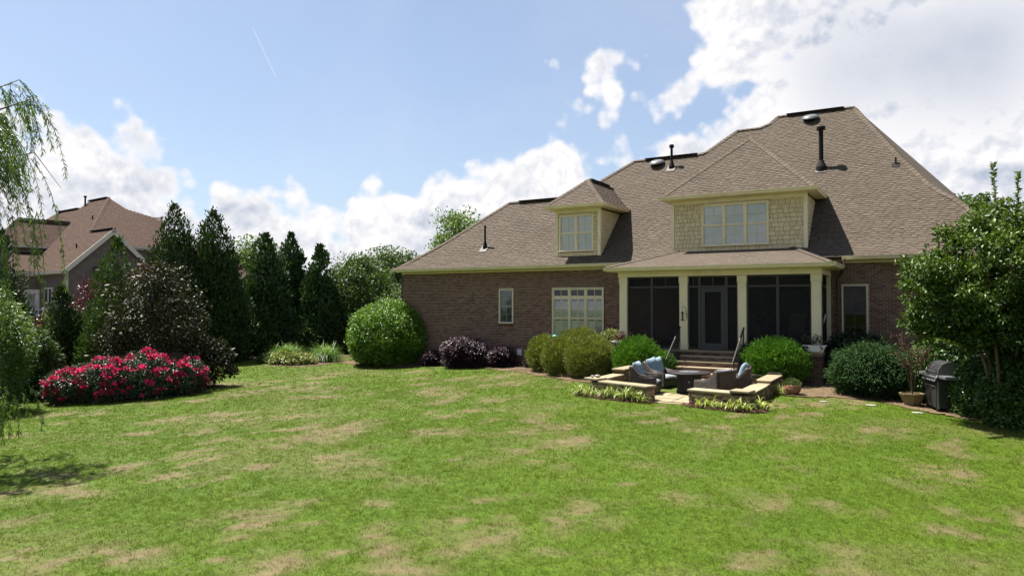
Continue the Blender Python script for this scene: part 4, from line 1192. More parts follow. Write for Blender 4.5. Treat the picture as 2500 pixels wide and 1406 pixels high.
def stone_wall(name, label, runs, caps, seed):
    """dry-laid wall with cap slabs; runs = centre-line segments ((x,y),(x,y), cap height)"""
    r = random.Random(seed)
    x, y = runs[0][0]
    t = thing(name, label, 'wall', (x, y, G(x, y)), world=True)
    core = MB()
    for (p, q, zc) in runs:
        p, q = Vector((*p, 0)), Vector((*q, 0)); d = (q - p); Ln = d.length; d.normalize(); n = Vector((-d.y, d.x, 0))
        core.obox((p + q) / 2 + Vector((0, 0, (zc - .06 - .55) / 2)), d * Ln / 2, n * .14, (0, 0, (zc - .06 + .55) / 2 - .002))
    c = core.build('core', 'grout', t)
    for (p, q, zc) in runs:
        p, q = Vector((*p, 0)), Vector((*q, 0)); d = (q - p); Ln = d.length; d.normalize(); n = Vector((-d.y, d.x, 0))
        for side in (-1, 1):
            z = min(G(p.x, p.y), G(q.x, q.y)) - .06
            while z < zc - .075:
                h = min(r.choice((.05, .065, .08, .1)), zc - .062 - z); u = -r.uniform(0, .1) - .02
                while u < Ln:
                    w = r.choice((.14, .2, .27, .34)); a, b = max(u, -.02), min(u + w, Ln + .02)
                    if b - a > .04:
                        cc = p + d * ((a + b) / 2) + n * side * (.15 + r.uniform(-.008, .012)) + Vector((0, 0, z + h / 2))
                        m = MB(); m.obox(cc, d * ((b - a) / 2 - .006), n * .03, Vector((0, 0, h / 2 - .005)), r.random())
                        m.build('stone', 'fieldstone', t, bevel=.008, seg=1)
                    u += w
                z += h
        for end, s in ((p, -1), (q, 1)):
            z = G(end.x, end.y) - .06
            while z < zc - .075:
                h = min(r.choice((.06, .08, .1)), zc - .062 - z)
                MB().obox(end + d * s * (.012 + r.uniform(0, .01)) + Vector((0, 0, z + h / 2)), d * .02, n * .165, Vector((0, 0, h / 2 - .005)), r.random()).build('stone', 'fieldstone', t, bevel=.008, seg=1)
                z += h
    for (p, q, zc, w) in caps:
        p, q = Vector((*p, 0)), Vector((*q, 0)); d = (q - p); Ln = d.length; d.normalize(); n = Vector((-d.y, d.x, 0))
        m = MB().obox((p + q) / 2 + Vector((0, 0, zc - .03)), d * (Ln / 2 - .004), n * w / 2, (0, 0, .03), r.random())
        m.build('capstone', 'capstone', t, bevel=.016)
    return t

stone_wall('patio_wall', 'low stacked stone seat wall with pebbles on its corner cap', 
    [((-8.28, 18.62), (-6.42, 17.98), .20), ((-8.32, 18.75), (-8.32, 20.5), .20), ((-8.30, 20.5), (-8.22, 22.0), .36)],
    [((-8.5, 18.67), (-8.02, 18.53), .262, .44), ((-8.04, 18.54), (-7.2, 18.25), .20, .42), ((-7.2, 18.25), (-6.36, 17.96), .205, .42), ((-8.32, 18.76), (-8.32, 19.65), .20, .42), ((-8.32, 19.65), (-8.31, 20.42), .203, .42),
     ((-8.31, 20.4), (-8.27, 21.25), .36, .44), ((-8.27, 21.25), (-8.22, 22.05), .363, .44)], 61)
stone_wall('patio_wall', 'low stacked stone seat wall behind the pale striped liriope', 
    [((-5.28, 17.98), (-3.85, 17.78), .20), ((-3.95, 17.9), (-3.95, 20.2), .20), ((-3.97, 20.2), (-3.98, 22.3), .20), ((-4.15, 22.35), (-5.0, 22.35), .20)],
    [((-5.34, 17.99), (-4.2, 17.83), .20, .43), ((-4.24, 17.83), (-3.74, 17.76), .262, .44), ((-3.95, 17.98), (-3.95, 19.6), .202, .44), ((-3.96, 19.62), (-3.97, 20.15), .198, .40),
     ((-3.97, 20.15), (-3.98, 21.95), .27, .44), ((-3.78, 22.2), (-4.2, 22.25), .33, .42), ((-4.2, 22.35), (-5.04, 22.35), .23, .42)], 62)

def pebble(name, x, y, z, s, seed, label):
    r = random.Random(seed); m = MB(); pts = []
    for k in range(4):
        for i in range(6):
            a = i * math.pi / 3 + r.uniform(-.2, .2); ph = (k + .5) / 4 * math.pi
            q = s * r.uniform(.8, 1.15)
            pts.append((q * 1.4 * math.sin(ph) * math.cos(a), q * math.sin(ph) * math.sin(a), s * .7 - q * .7 * math.cos(ph)))
    fs = [(k * 6 + i, k * 6 + (i + 1) % 6, (k + 1) * 6 + (i + 1) % 6, (k + 1) * 6 + i) for k in range(3) for i in range(6)] + [tuple(range(6))[::-1], tuple(range(18, 24))]
    o = m.add(pts, fs, r.random()).build(name, 'stone_grey'); o.location = (x, y, z); o.rotation_euler = (0, 0, r.uniform(0, 3))
    return tag(o, label, 'stone', 'pebbles on the wall cap')
for i, (dx, dy, s) in enumerate(((-.1, -.05, .05), (.05, .0, .06), (-.02, .1, .055))):
    pebble('pebble', -8.24 + dx, 18.6 + dy, .262, s, 70 + i, 'small grey pebble lying on the corner cap of the stone wall')

# ------------------------------------------------------------------ patio furniture
def pillow(mb, c, ax, ay, az, n=9, puff=.5, tint=.5):
    """a stuffed cushion: ax, ay half sizes of its face, az half thickness"""
    c, ax, ay, az = map(Vector, (c, ax, ay, az)); vs = []; 
    for s in (-1, 1):
        for j in range(n):
            for i in range(n):
                u, v = -1 + 2 * i / (n - 1), -1 + 2 * j / (n - 1)
                e = (1 - abs(u) ** 3.2) * (1 - abs(v) ** 3.2)
                k = 1 - .05 * (u * u * (1 - abs(v)) + v * v * (1 - abs(u)))
                vs.append(c + ax * u * k + ay * v * k + az * s * (.22 + .78 * e ** puff))
    fs = []
    for s in range(2):
        o = s * n * n
        for j in range(n - 1):
            for i in range(n - 1):
                q = (o + j * n + i, o + j * n + i + 1, o + (j + 1) * n + i + 1, o + (j + 1) * n + i)
                fs.append(q if s else q[::-1])
    ring = [i for i in range(n)] + [j * n + n - 1 for j in range(1, n)] + [n * n - 1 - i for i in range(1, n)] + [j * n for j in range(n - 2, 0, -1)]
    for a, b in zip(ring, ring[1:] + ring[:1]): fs.append((a, b, b + n * n, a + n * n))
    return mb.add(vs, fs, tint)

def club_chair(label, loc, rot, pillows):
    """deep wicker lounge chair, front towards local +X"""
    t = thing('lounge_chair', label, 'chair', loc, rot, 'wicker lounge chairs round the fire table'); t.scale = (.88,) * 3
    W = .42; Dp = .40
    m = MB(); m.box(-Dp + .02, Dp, -W + .06, W - .06, .07, .30); m.build('seat_base', 'wicker', t, bevel=.02)
    # arms and back as one swept shell: profile of the rim height round the chair
    for s in (-1, 1):
        pr = [(-Dp - .06, .07), (Dp + .01, .07), (Dp + .02, .50), (Dp - .02, .545), (.02, .56), (-.14, .60), (-.25, .70), (-.34, .82), (-.41, .88), (-.47, .87), (-.45, .70)]
        MB().prism([(a, s * W - s * .05, b) for a, b in pr], (0, s * .10, 0)).build('arm', 'wicker', t, bevel=.025, seg=3)
        MB().tube([(Dp - .0, s * W, .535), (.02, s * W, .575), (-.14, s * W, .615), (-.25, s * W, .715), (-.34, s * W, .835), (-.42, s * W, .885)], .042, 8).build('arm_rim', 'wicker', t, smooth=True)
    MB().prism([(-.47, -W + .05, .08), (-.36, -W + .05, .08), (-.38, -W + .05, .84), (-.42, -W + .05, .885), (-.48, -W + .05, .87)], (0, 2 * W - .10, 0)).build('backrest', 'wicker', t, bevel=.02)
    for sx in (-1, 1):
        for sy in (-1, 1): MB().box(sx * .36 - .025, sx * .36 + .025, sy * .36 - .025, sy * .36 + .025, 0, .075).build('leg', 'table_metal', t)
    pillow(MB(), (.03, 0, .37), (.39, 0, 0), (0, .355, 0), (0, 0, .085), puff=.3).build('seat_cushion', 'cushion_white', t, smooth=True)
    up = Vector((-.30, 0, .95)).normalized(); fw = Vector((.95, 0, .30)).normalized()
    if pillows == 1:
        pillow(MB(), Vector((-.25, 0, .72)), (0, .335, 0), up * .29, fw * .135, puff=.5).build('back_pillow', 'cushion_blue', t, smooth=True)
    elif pillows == 2:
        for yy in (-.17, .19):
            pillow(MB(), Vector((-.245, yy, .725)), (0, .22, .03), up * .29, fw * .125, puff=.5).build('back_pillow', 'cushion_blue', t, smooth=True)
    elif pillows == 3:
        pillow(MB(), Vector((-.29, 0, .655)), (0, .34, 0), up * .28, fw * .10, puff=.4).build('back_pillow', 'cushion_white', t, smooth=True)
    return t
TBL = Vector((-5.95, 19.95, 0))
def faceto(x, y): return math.atan2(TBL.y - y, TBL.x - x)
club_chair('brown wicker lounge chair with one blue pillow beside the yellow green liriope', (-7.0, 19.3, ZPT), R(8), 1)
club_chair('brown wicker lounge chair with two blue pillows in front of the porch steps', (-7.05, 20.75, ZPT), R(-14), 2)
club_chair('brown wicker lounge chair with white back cushion, its back to the lawn', (-5.0, 19.05, ZPT), R(157), 3)
club_chair('brown wicker lounge chair with pale blue pillows in front of a clipped boxwood', (-4.72, 20.25, ZPT), R(188), 2)

def fire_table():
    t = thing('fire_table', 'round dark metal fire table in the middle of the lounge chairs', 'table', (TBL.x, TBL.y, ZPT))
    MB().lathe([(.36, .04), (.37, .06), (.35, .10), (.345, .50), (.37, .54)], (0, 0, 0), 12).build('pedestal', 'table_metal', t)
    MB().lathe([(.37, .0), (.37, .04)], (0, 0, 0), 12).build('plinth', 'table_metal', t)
    MB().lathe([(.30, .545), (.585, .55), (.60, .565), (.60, .585), (.585, .595), (.31, .597), (.30, .592)], (0, 0, 0), 40).build('tabletop', 'table_metal', t)
    MB().lathe([(.29, .58), (.29, .606), (.27, .612), (.04, .616), (.035, .63), (.01, .632)], (0, 0, 0), 36).build('burner_lid', 'grill_shelf', t)
    MB().lathe([(.018, 0), (.018, .02)], (.1, -.345, .34), 10, M=Matrix.Rotation(R(90), 3, 'X')).build('gas_knob', 'grill_steel', t)
fire_table()

# ------------------------------------------------------------------ grill
def grill():
    t = thing('gas_grill', 'black gas grill with closed lid beside the tan planter', 'grill', (0.25, 20.3, G(.25, 20.3)), R(20))
    # local -X is the front of the cart
    MB().box(-.27, .27, -.36, .36, .10, .74).build('cart', 'grill_black', t, bevel=.006)
    for s in (-1, 1):
        d = MB().box(-.29, -.272, s * .18 - .165, s * .18 + .165, .12, .66).build('cart_door', 'grill_black', t, bevel=.006)
        MB().tube([(-.31, s * .18 - .12, .625), (-.31, s * .18 + .12, .625)], .009, 8).build('handle', 'grill_steel', d)
    for sx in (-1, 1):
        for sy in (-1, 1): MB().lathe([(.02, -.02), (.045, -.015), (.045, .015), (.02, .02)], (sx * .24, sy * .33, .048), 12, M=Matrix.Rotation(R(90), 3, 'X')).build('caster', 'grill_black', t)
        MB().box(sx * .255 - .02, sx * .255 + .02, -.385, -.362, .10, .80).build('cart_post', 'grill_steel', t)
    MB().prism([(-.30, -.40, .74), (.28, -.40, .74), (.28, -.40, .90), (-.24, -.40, .90), (-.33, -.40, .80)], (0, .80, 0)).build('firebox', 'grill_black', t, bevel=.008)
    c = MB().prism([(-.345, -.40, .76), (-.335, -.40, .735), (-.24, -.40, .885), (-.255, -.40, .90)], (0, .80, 0)).build('control_panel', 'grill_shelf', t)
    for k in range(5):
        MB().lathe([(.028, 0), (.024, .03), (.008, .034)], (-.318, -.28 + k * .14, .81), 10, M=Matrix.Rotation(R(-58), 3, 'Y')).build('knob', 'grill_black', c)
    lid = [(-.27, .905), (.27, .905), (.27, 1.02), (.22, 1.14), (.10, 1.21), (-.04, 1.21), (-.16, 1.15), (-.24, 1.03)]
    l = MB().prism([(a, -.36, b) for a, b in lid], (0, .72, 0)).build('lid', 'grill_black', t, bevel=.018, seg=3)
    MB().prism([(a * 1.015, -.372, .905 + (b - .905) * 1.012) for a, b in lid], (0, .016, 0)).build('lid_end', 'grill_shelf', l)
    MB().tube([(-.27, -.27, .985), (-.315, -.27, .99), (-.315, .27, .99), (-.27, .27, .985)], .012, 8).build('lid_handle', 'grill_steel', l)
    MB().lathe([(.035, 0), (.035, .012), (.01, .016)], (-.205, 0, 1.10), 14, M=Matrix.Rotation(R(-62), 3, 'Y')).build('thermometer', 'grill_steel', l)
    for s in (-1, 1): MB().box(-.25, .25, s * .62 - .22, s * .62 + .22, .83, .90).build('side_shelf', 'grill_shelf', t, bevel=.008)
grill()

# ------------------------------------------------------------------ vegetation
def unit(v): return v / np.maximum(np.linalg.norm(v, axis=1, keepdims=True), 1e-9)

def leaf_mesh(name, C, D, Nn, Ln, W, tint, material, parent=None, fold=.25, kind=None, label=None, droop=0.0, extra=None):
    """N leaves: base C, axis D, facing Nn; two triangles each, folded along the midrib"""
    n = len(C); D = unit(D); S = unit(np.cross(D, Nn)); Nn = unit(np.cross(S, D))
    Ln = np.broadcast_to(np.asarray(Ln, float), (n,))[:, None]; W = np.broadcast_to(np.asarray(W, float), (n,))[:, None]
    tip = C + D * Ln; tip[:, 2] -= droop * Ln[:, 0]
    mid = C + D * Ln * .45
    V = np.stack([C, mid + S * W * .5 + Nn * W * fold, tip, mid - S * W * .5 + Nn * W * fold], 1).reshape(-1, 3)
    b = np.arange(n) * 4
    F = np.stack([np.stack([b, b + 1, b + 2], 1), np.stack([b, b + 2, b + 3], 1)], 1).reshape(-1, 3)
    T = np.repeat(tint, 2)
    me = bpy.data.meshes.new(name)
    me.vertices.add(len(V)); me.vertices.foreach_set('co', V.ravel().astype(np.float32))
    me.loops.add(F.size); me.loops.foreach_set('vertex_index', F.ravel().astype(np.int32))
    me.polygons.add(len(F)); me.polygons.foreach_set('loop_start', np.arange(0, F.size, 3, dtype=np.int32)); me.polygons.foreach_set('loop_total', np.full(len(F), 3, dtype=np.int32))
    a = me.attributes.new('tint', 'FLOAT', 'FACE'); a.data.foreach_set('value', np.clip(T, 0, 1).astype(np.float32))
    me.materials.append(M_[material]); me.update(); me.validate()
    return link(name, me, parent, kind=kind, label=label)

def rdir(g, n):
    v = g.normal(size=(n, 3)); return unit(v)

def clump_leaves(g, K, rad, per, flat=.85, spread=.55, up=.35, rnd=.7, axis='side'):
    """leaves gathered in clumps K (k,3) of radius rad; returns C, D, N, tint"""
    k = len(K); rad = np.broadcast_to(np.asarray(rad, float), (k,))
    idx = np.repeat(np.arange(k), per); n = len(idx)
    d = rdir(g, n); rr = rad[idx] * (spread + (1 - spread) * g.random(n) ** .6)
    off = d * rr[:, None]; off[:, 2] *= flat
    C = K[idx] + off
    N = unit(d + rnd * rdir(g, n) + np.array([0, 0, up]))
    if axis == 'up': D = unit(d * .6 + np.array([0, 0, .9]) + .5 * rdir(g, n))
    elif axis == 'down': D = unit(d * .8 - np.array([0, 0, .35]) + .5 * rdir(g, n))
    else: D = unit(d * .7 + .8 * rdir(g, n))
    ct = g.normal(0, .16, k)
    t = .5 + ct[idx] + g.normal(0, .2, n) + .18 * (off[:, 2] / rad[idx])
    return C, D, N, t

def shell_points(g, n, r3, zcut=-1.0, lump=.12, seed=0, freq=2.2):
    """points on a lumpy ellipsoid, local coordinates, z from zcut*rz up"""
    d = rdir(g, int(n * 2.2)); d = d[d[:, 2] > zcut][:n]
    k = 1 + lump * 2 * (fbm((d + 3) * freq, seed, 3) - .5) + .05 * (vnoise((d + 3) * freq * 3.4, seed + 5) - .5) * 2
    return d * np.array(r3) * k[:, None], d

def bush(name, label, loc, r3, material, seed, n=9000, leaf=.05, asp=.55, lump=.12, layers=((1.0, 1.0, 1.0), (.86, .38, 1.9), (.68, .18, 2.7)), cat='shrub', group=None, zc=None, rnd=.8, up=.25, axis='side', stem=True, freq=2.4, jit=.05, extra=None, shoots=70):
    """clipped or mounded shrub: leaves in shells that share one uneven outline"""
    g = np.random.default_rng(seed); x, y = loc[:2]; z0 = loc[2] if len(loc) > 2 else G(x, y)
    t = thing(name, label, cat, (x, y, z0), 0, group)
    zc = r3[2] * .82 if zc is None else zc
    Cs, Ds, Ns, Ls, Ts = [], [], [], [], []
    for s, f, ls in layers:
        P, d = shell_points(g, int(n * f), r3, -zc / r3[2], lump, seed, freq)
        P = P * s; m = len(P)
        P = P * (1 + g.normal(0, jit, m))[:, None]
        P[:, 2] += zc; P[:, 2] = np.maximum(P[:, 2], .02)
        N = unit(d + rnd * rdir(g, m) + np.array([0, 0, up]))
        if axis == 'up': D = unit(d * .7 + np.array([0, 0, .7]) + .5 * rdir(g, m))
        elif axis == 'arch': D = unit(d * np.array([1, 1, .2]) + .45 * rdir(g, m) + np.array([0, 0, -.15]))
        else: D = unit(rdir(g, m) + d * .5)
        Cs.append(P); Ds.append(D); Ns.append(N); Ls.append(leaf * ls * g.uniform(.7, 1.25, m))
        Ts.append(.45 + (fbm((d + 5) * 5, seed + 3, 2) - .5) * .9 + g.normal(0, .2, m))
    # stray shoots that break the outline
    ns = shoots; P, d = shell_points(g, ns, r3, -.2, lump, seed, freq); ns = len(P); k = 13
    ln = g.uniform(.06, .17, ns) * max(.6, min(1.2, r3[0])); ax = unit(d + np.array([0, 0, .7]) + .35 * rdir(g, ns))
    q = np.tile(np.linspace(-.3, 1, k), ns)[:, None]; A = np.repeat(ax, k, 0); P = np.repeat(P, k, 0) + A * q * np.repeat(ln, k)[:, None]; P[:, 2] += zc; m = len(P)
    Cs.append(P); Ds.append(unit(A * .7 + rdir(g, m))); Ns.append(rdir(g, m)); Ls.append(leaf * g.uniform(.6, 1.1, m)); Ts.append(.62 + g.normal(0, .2, m))
    C, D, N, L_, T = map(np.concatenate, (Cs, Ds, Ns, Ls, Ts))
    leaf_mesh('foliage', C, D, N, L_, L_ * asp, T, material, t)
    if stem:
        m = MB(); r = random.Random(seed)
        for k in range(5):
            a = r.uniform(0, 6.28); q = .6 * r3[0]
            m.tube([(.05 * math.cos(a), .05 * math.sin(a), -.05), (.4 * q * math.cos(a), .4 * q * math.sin(a), zc * .5), (q * math.cos(a), q * math.sin(a), zc)], [.03, .02, .008], 6)
        m.build('stems', 'bark', t)
    return t

def conifer(name, label, x, y, ztop, rad, material, seed, n=11000, spray=.17, power=.85, cat='tree', group=None, lumps=.22, kmul=1.0, lean=0.0, axis='up', asp=.42):
    g = np.random.default_rng(seed); z0 = G(x, y); H = ztop - z0
    t = thing(name, label, cat, (x, y, z0), 0, group)
    K = int(170 * kmul); h = g.random(K * 3) ** 1.0; keep = g.random(K * 3) < (1.02 - h); h = np.sort(h[keep][:K]); K = len(h)
    a = g.random(K) * 2 * math.pi
    env = rad * (1 - h) ** power * (1 - .35 * np.exp(-h * 14))
    env = env * (1 + lumps * 2 * (fbm(np.stack([np.cos(a) * 1.4 + 9, np.sin(a) * 1.4 + 9, h * 7], 1), seed, 3) - .5))
    rr = env * np.sqrt(g.uniform(.35, 1.0, K))
    Kp = np.stack([rr * np.cos(a) + lean * h, rr * np.sin(a), h * (H - .25) + .12], 1)
    cr = np.clip(.18 + .26 * rad * (1 - h) ** .6, .18, .6)
    per = np.maximum(8, (n * cr ** 2 / (cr ** 2).sum())).astype(int)
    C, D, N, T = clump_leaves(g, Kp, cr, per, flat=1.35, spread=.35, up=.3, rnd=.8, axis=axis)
    # leader
    m = 260; hh = g.uniform(.86, 1.0, m); aa = g.random(m) * 6.28; q = rad * .30 * (1 - hh) / .14 * g.random(m) ** .5 + .02
    C2 = np.stack([q * np.cos(aa) + lean * hh, q * np.sin(aa), hh * H - .1], 1)
    D2 = unit(np.stack([np.cos(aa) * .7, np.sin(aa) * .7, np.full(m, .8)], 1)); 
    C = np.concatenate([C, C2]); D = np.concatenate([D, D2]); N = np.concatenate([N, rdir(g, m)]); T = np.concatenate([T, .5 + g.normal(0, .2, m)])
    C[:, 2] = np.maximum(C[:, 2], .05)
    Ln = spray * g.uniform(.6, 1.3, len(C))
    leaf_mesh('crown', C, D, N, Ln, Ln * asp, T, material, t)
    MB().tube([(0, 0, -.1), (0, 0, H * .4), (lean * .8, 0, H * .92)], [rad * .10 + .03, rad * .06 + .02, .015], 8).build('trunk', 'bark', t)
    return t

def broadleaf(name, label, x, y, z0, ztop, r3, material, seed, clumps=60, per=110, leaf=.12, asp=.6, trunk=.12, crown_base=None, cat='tree', group=None, bark='bark', up=.35, cr=.32, limbs=6, axis='side', stems=1, lumpz=1.0, hollow=.45):
    g = np.random.default_rng(seed); r = random.Random(seed)
    t = thing(name, label, cat, (x, y, z0), 0, group)
    rx, ry, rz = r3; zc = ztop - z0 - rz
    d = rdir(g, clumps); q = hollow + (1 - hollow) * g.random(clumps) ** .45
    lum = 1 + .30 * (fbm((d + 4) * 1.7, seed, 2) - .5) * 2
    K = d * np.array([rx, ry, rz]) * (q * lum)[:, None]; K[:, 2] += zc
    K[:, 2] = np.maximum(K[:, 2], .25)
    cm = max(rx, rz) * cr
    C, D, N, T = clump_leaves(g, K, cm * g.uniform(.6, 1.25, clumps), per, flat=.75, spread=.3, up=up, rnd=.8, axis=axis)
    C[:, 2] = np.maximum(C[:, 2], .03)
    Ln = leaf * g.uniform(.65, 1.3, len(C))
    leaf_mesh('crown', C, D, N, Ln, Ln * asp, T, material, t)
    m = MB(); top = Vector((0, 0, zc + rz * .3))
    for s in range(stems):
        a = r.uniform(0, 6.28); o = .10 * (stems > 1)
        b = Vector((o * math.cos(a), o * math.sin(a), -.15)); tp = top + Vector((rx * .35 * math.cos(a), ry * .35 * math.sin(a), 0)) * (stems > 1)
        m.tube([b, b.lerp(tp, .5) + Vector((r.uniform(-.08, .08), r.uniform(-.08, .08), 0)), tp], [trunk, trunk * .75, trunk * .3], 8)
    m.build('trunk', bark, t)
    lm = MB(); order = np.argsort(-np.linalg.norm(K - np.array([0, 0, zc]), axis=1))[:limbs * 2:2]
    for i in order:
        e = Vector(K[i]); st = Vector((0, 0, max(.3, min(e.z * .6, zc))))
        lm.tube([st, st.lerp(e, .5) + Vector((0, 0, .12 * rz)), e], [trunk * .45, trunk * .28, trunk * .08], 6)
    if limbs: lm.build('limbs', bark, t)
    return t

# --- evergreens along the left boundary
conifer('arborvitae', 'tallest dark arborvitae with a pointed top, left of its slimmer pair', -33.23, 22.14, 7.5, 2.05, 'lf_arbor', 101, n=37000, power=.62, kmul=2.4, spray=.19, group='arborvitae on the boundary')
conifer('arborvitae', 'tall slim dark arborvitae standing right of the neighbouring gable roof', -32.39, 23.8, 7.3, 2.05, 'lf_arbor', 102, n=37000, power=.66, kmul=2.4, spray=.19, group='arborvitae on the boundary')
conifer('arborvitae', 'lighter green arborvitae in front of the grey gable wall', -30.78, 17.78, 5.35, 1.3, 'lf_arbor_light', 103, n=18000, power=.55, kmul=1.4, group='arborvitae on the boundary')
conifer('arborvitae', 'small dark arborvitae below the narrow white window', -30.72, 15.48, 3.1, .95, 'lf_arbor', 104, n=12000, power=.7, group='arborvitae on the boundary')
conifer('arborvitae', 'bushy light arborvitae between the magnolia and the purple maple', -28.9, 16.3, 2.9, 1.05, 'lf_arbor_light', 105, n=8000, power=.6, group='arborvitae on the boundary')
conifer('arborvitae', 'dark conifer behind the hanging willow strands', -33.84, 14.6, 5.5, 1.4, 'lf_arbor', 106, n=12000, power=.7, group='arborvitae on the boundary')
conifer('cryptomeria', 'blunt topped cryptomeria beside the red brown roof corner', -33.27, 27.93, 6.45, 1.6, 'lf_crypt', 111, n=28000, kmul=1.4, spray=.23, power=.55, lumps=.35, asp=.6, group='cryptomerias')
conifer('cryptomeria', 'tallest cryptomeria, second along the row', -33.56, 30.08, 6.7, 1.45, 'lf_crypt', 112, n=27000, kmul=1.4, spray=.23, power=.6, lumps=.35, asp=.6, group='cryptomerias')
conifer('cryptomeria', 'thin see-through cryptomeria next to the round leafy tree', -31.31, 30.25, 5.9, 1.3, 'lf_crypt', 113, n=18000, kmul=1.2, spray=.22, power=.62, lumps=.4, asp=.6, group='cryptomerias')
broadleaf('leafy_tree', 'round leafy tree between the cryptomeria and the house corner', -31.0, 33.0, G(-31, 33), 5.35, (2.4, 2.3, 2.75), 'lf_broad', 121, clumps=190, per=150, leaf=.15, cr=.26, bark='bark_smooth', stems=3, trunk=.08)
broadleaf('leafy_tree', 'pale leafy tree rising behind the round one at the house corner', -34.2, 40.2, G(-34, 40), 6.35, (3.0, 2.8, 3.2), 'lf_broad', 122, clumps=180, per=150, leaf=.17, cr=.26, up=.5)
broadleaf('leafy_tree', 'low leafy tree touching the brick corner behind the big round bush', -25.2, 30.2, G(-25, 30), 3.0, (1.7, 1.5, 1.7), 'lf_broad', 123, clumps=110, per=140, leaf=.12, cr=.26, trunk=.06)
broadleaf('background_tree', 'sunlit tree showing between the neighbouring roof and the cryptomerias', -53.6, 43.9, -.7, 8.1, (2.4, 2.4, 3.0), 'lf_far', 124, clumps=70, per=110, leaf=.24)
broadleaf('background_tree', 'bright tree rising behind the left slope of the shingled roof', -33.6, 49.6, -.6, 9.9, (3.4, 3.4, 3.6), 'lf_far', 125, clumps=110, per=120, leaf=.24, up=.5)
broadleaf('background_tree', 'tree tip showing over the right slope of the shingled roof', 2.0, 53.2, -.3, 9.2, (1.1, 1.1, 1.7), 'lf_broad', 126, clumps=70, per=100, leaf=.22)
for i, (x, y) in enumerate(((-47, 3), (-54, 9), (-43, -5), (-60, 15))):
    broadleaf('background_tree', 'leafy tree beyond the willow', x, y, -1.0, 6.5 + i % 2, (3.4, 3.4, 3.6), 'lf_broad', 320 + i, clumps=60, per=45, leaf=.42, group='trees beyond the willow')
for i, (x, y, s) in enumerate(((-36.0, 25.0, 1.5), (-36.2, 28.0, 1.6), (-36.4, 31.2, 1.6), (-34.0, 33.5, 1.5), (-36.2, 35.5, 1.7), (-31.5, 36.0, 1.5), (-28.6, 33.2, 1.3), (-35.2, 19.8, 1.5), (-35.5, 22.0, 1.5), (-29.5, 31.2, 1.3), (-33.0, 36.8, 1.6), (-27.2, 34.0, 1.2), (-31.0, 28.6, .9))):
    bush('evergreen_shrub', 'deep shaded evergreen shrub filling in behind the row of conifers', (x, y), (s, s, s * .95), 'lf_arbor', 130 + i, n=2600, leaf=.19, lump=.3, group='shrubs behind the conifers', stem=False)

# --- magnolia, roses and their neighbours
broadleaf('magnolia', 'magnolia with glossy bronze leaves behind the rose bushes', -24.5, 15.55, G(-24.5, 15.5), 3.65, (1.68, 1.65, 2.2), 'lf_magnolia', 141, clumps=150, per=100, leaf=.15, asp=.5, up=.2, cr=.24, trunk=.09, limbs=10)
broadleaf('magnolia', 'low glossy magnolia shoot at the lawn edge right of the roses', -23.0, 17.0, G(-23, 17), .95, (.75, .7, .85), 'lf_magnolia', 142, clumps=30, per=80, leaf=.14, asp=.5, up=.2, cr=.3, trunk=.03, limbs=4)
def rose(x, y, r, h, seed, share, label):
    g = np.random.default_rng(seed)
    t = bush('rose_bush', label, (x, y), (r, r, h), 'lf_rose', seed, n=7000, leaf=.055, lump=.28, jit=.09, group='crimson rose bushes', freq=3)
    n = int(150 * r * share * 1.6); P, d = shell_points(g, n, (r * 1.03, r * 1.03, h * 1.04), -.55, .28, seed, 3)
    cl = g.random(len(P)); P = P[fbm((d + 2) * 5.0, seed + 8, 2) > .45]; P[:, 2] += h * .82
    # every bloom: two whorls of petals
    rep = 11; C = np.repeat(P, rep, 0); k = len(C); o = rdir(g, k); o[:, 2] = np.abs(o[:, 2])
    fl = np.repeat(g.uniform(.55, 1.4, len(P)), rep)
    C = C + o * .034 * fl[:, None]
    leaf_mesh('blooms', C, unit(o + .5 * rdir(g, k)), unit(o + .3 * rdir(g, k)), (.092 * fl), (.082 * fl), np.repeat(g.normal(.5, .28, len(P)), rep) + g.normal(0, .12, k), 'petal', t, fold=-.2, kind='stuff')
rose(-23.95, 12.55, .85, .60, 151, 1.0, 'crimson rose bush nearest the tall bright green shrub')
rose(-23.25, 13.2, .98, .76, 152, 1.1, 'crimson rose bush second from the tall bright green shrub')
rose(-22.65, 14.05, .98, .82, 153, 1.1, 'crimson rose bush second from the low magnolia shoot')
rose(-22.3, 15.1, .85, .68, 154, 1.1, 'crimson rose bush beside the low magnolia shoot')
broadleaf('purple_maple', 'dark red leaved maple against the grey gable wall', -35.0, 18.9, G(-35, 19), 3.45, (.95, .95, 1.4), 'lf_maple', 161, clumps=45, per=80, leaf=.12, trunk=.05, bark='bark')
broadleaf('purple_maple', 'low dark red leaved maple below the white porch post', -33.2, 16.3, G(-33, 16), 1.95, (.75, .75, .95), 'lf_maple', 162, clumps=35, per=80, leaf=.11, trunk=.04)
broadleaf('purple_maple', 'dark red leaved maple peeping over the magnolia top', -32.7, 20.3, G(-32.7, 20.3), 4.25, (.55, .55, .9), 'lf_maple', 163, clumps=20, per=80, leaf=.12, trunk=.05)
bush('leafy_shrub', 'tall bright green leafy shrub below the willow', (-24.2, 10.0), (1.15, 1.15, 1.95), 'lf_willow', 171, n=9000, leaf=.10, asp=.3, lump=.3, zc=1.75, jit=.09, axis='arch')
bush('leafy_shrub', 'dark green leafy shrub beside the bright willowy one', (-26.3, 12.3), (.8, .8, 1.2), 'lf_arbor_light', 172, n=5000, leaf=.10, asp=.35, lump=.3, jit=.09)

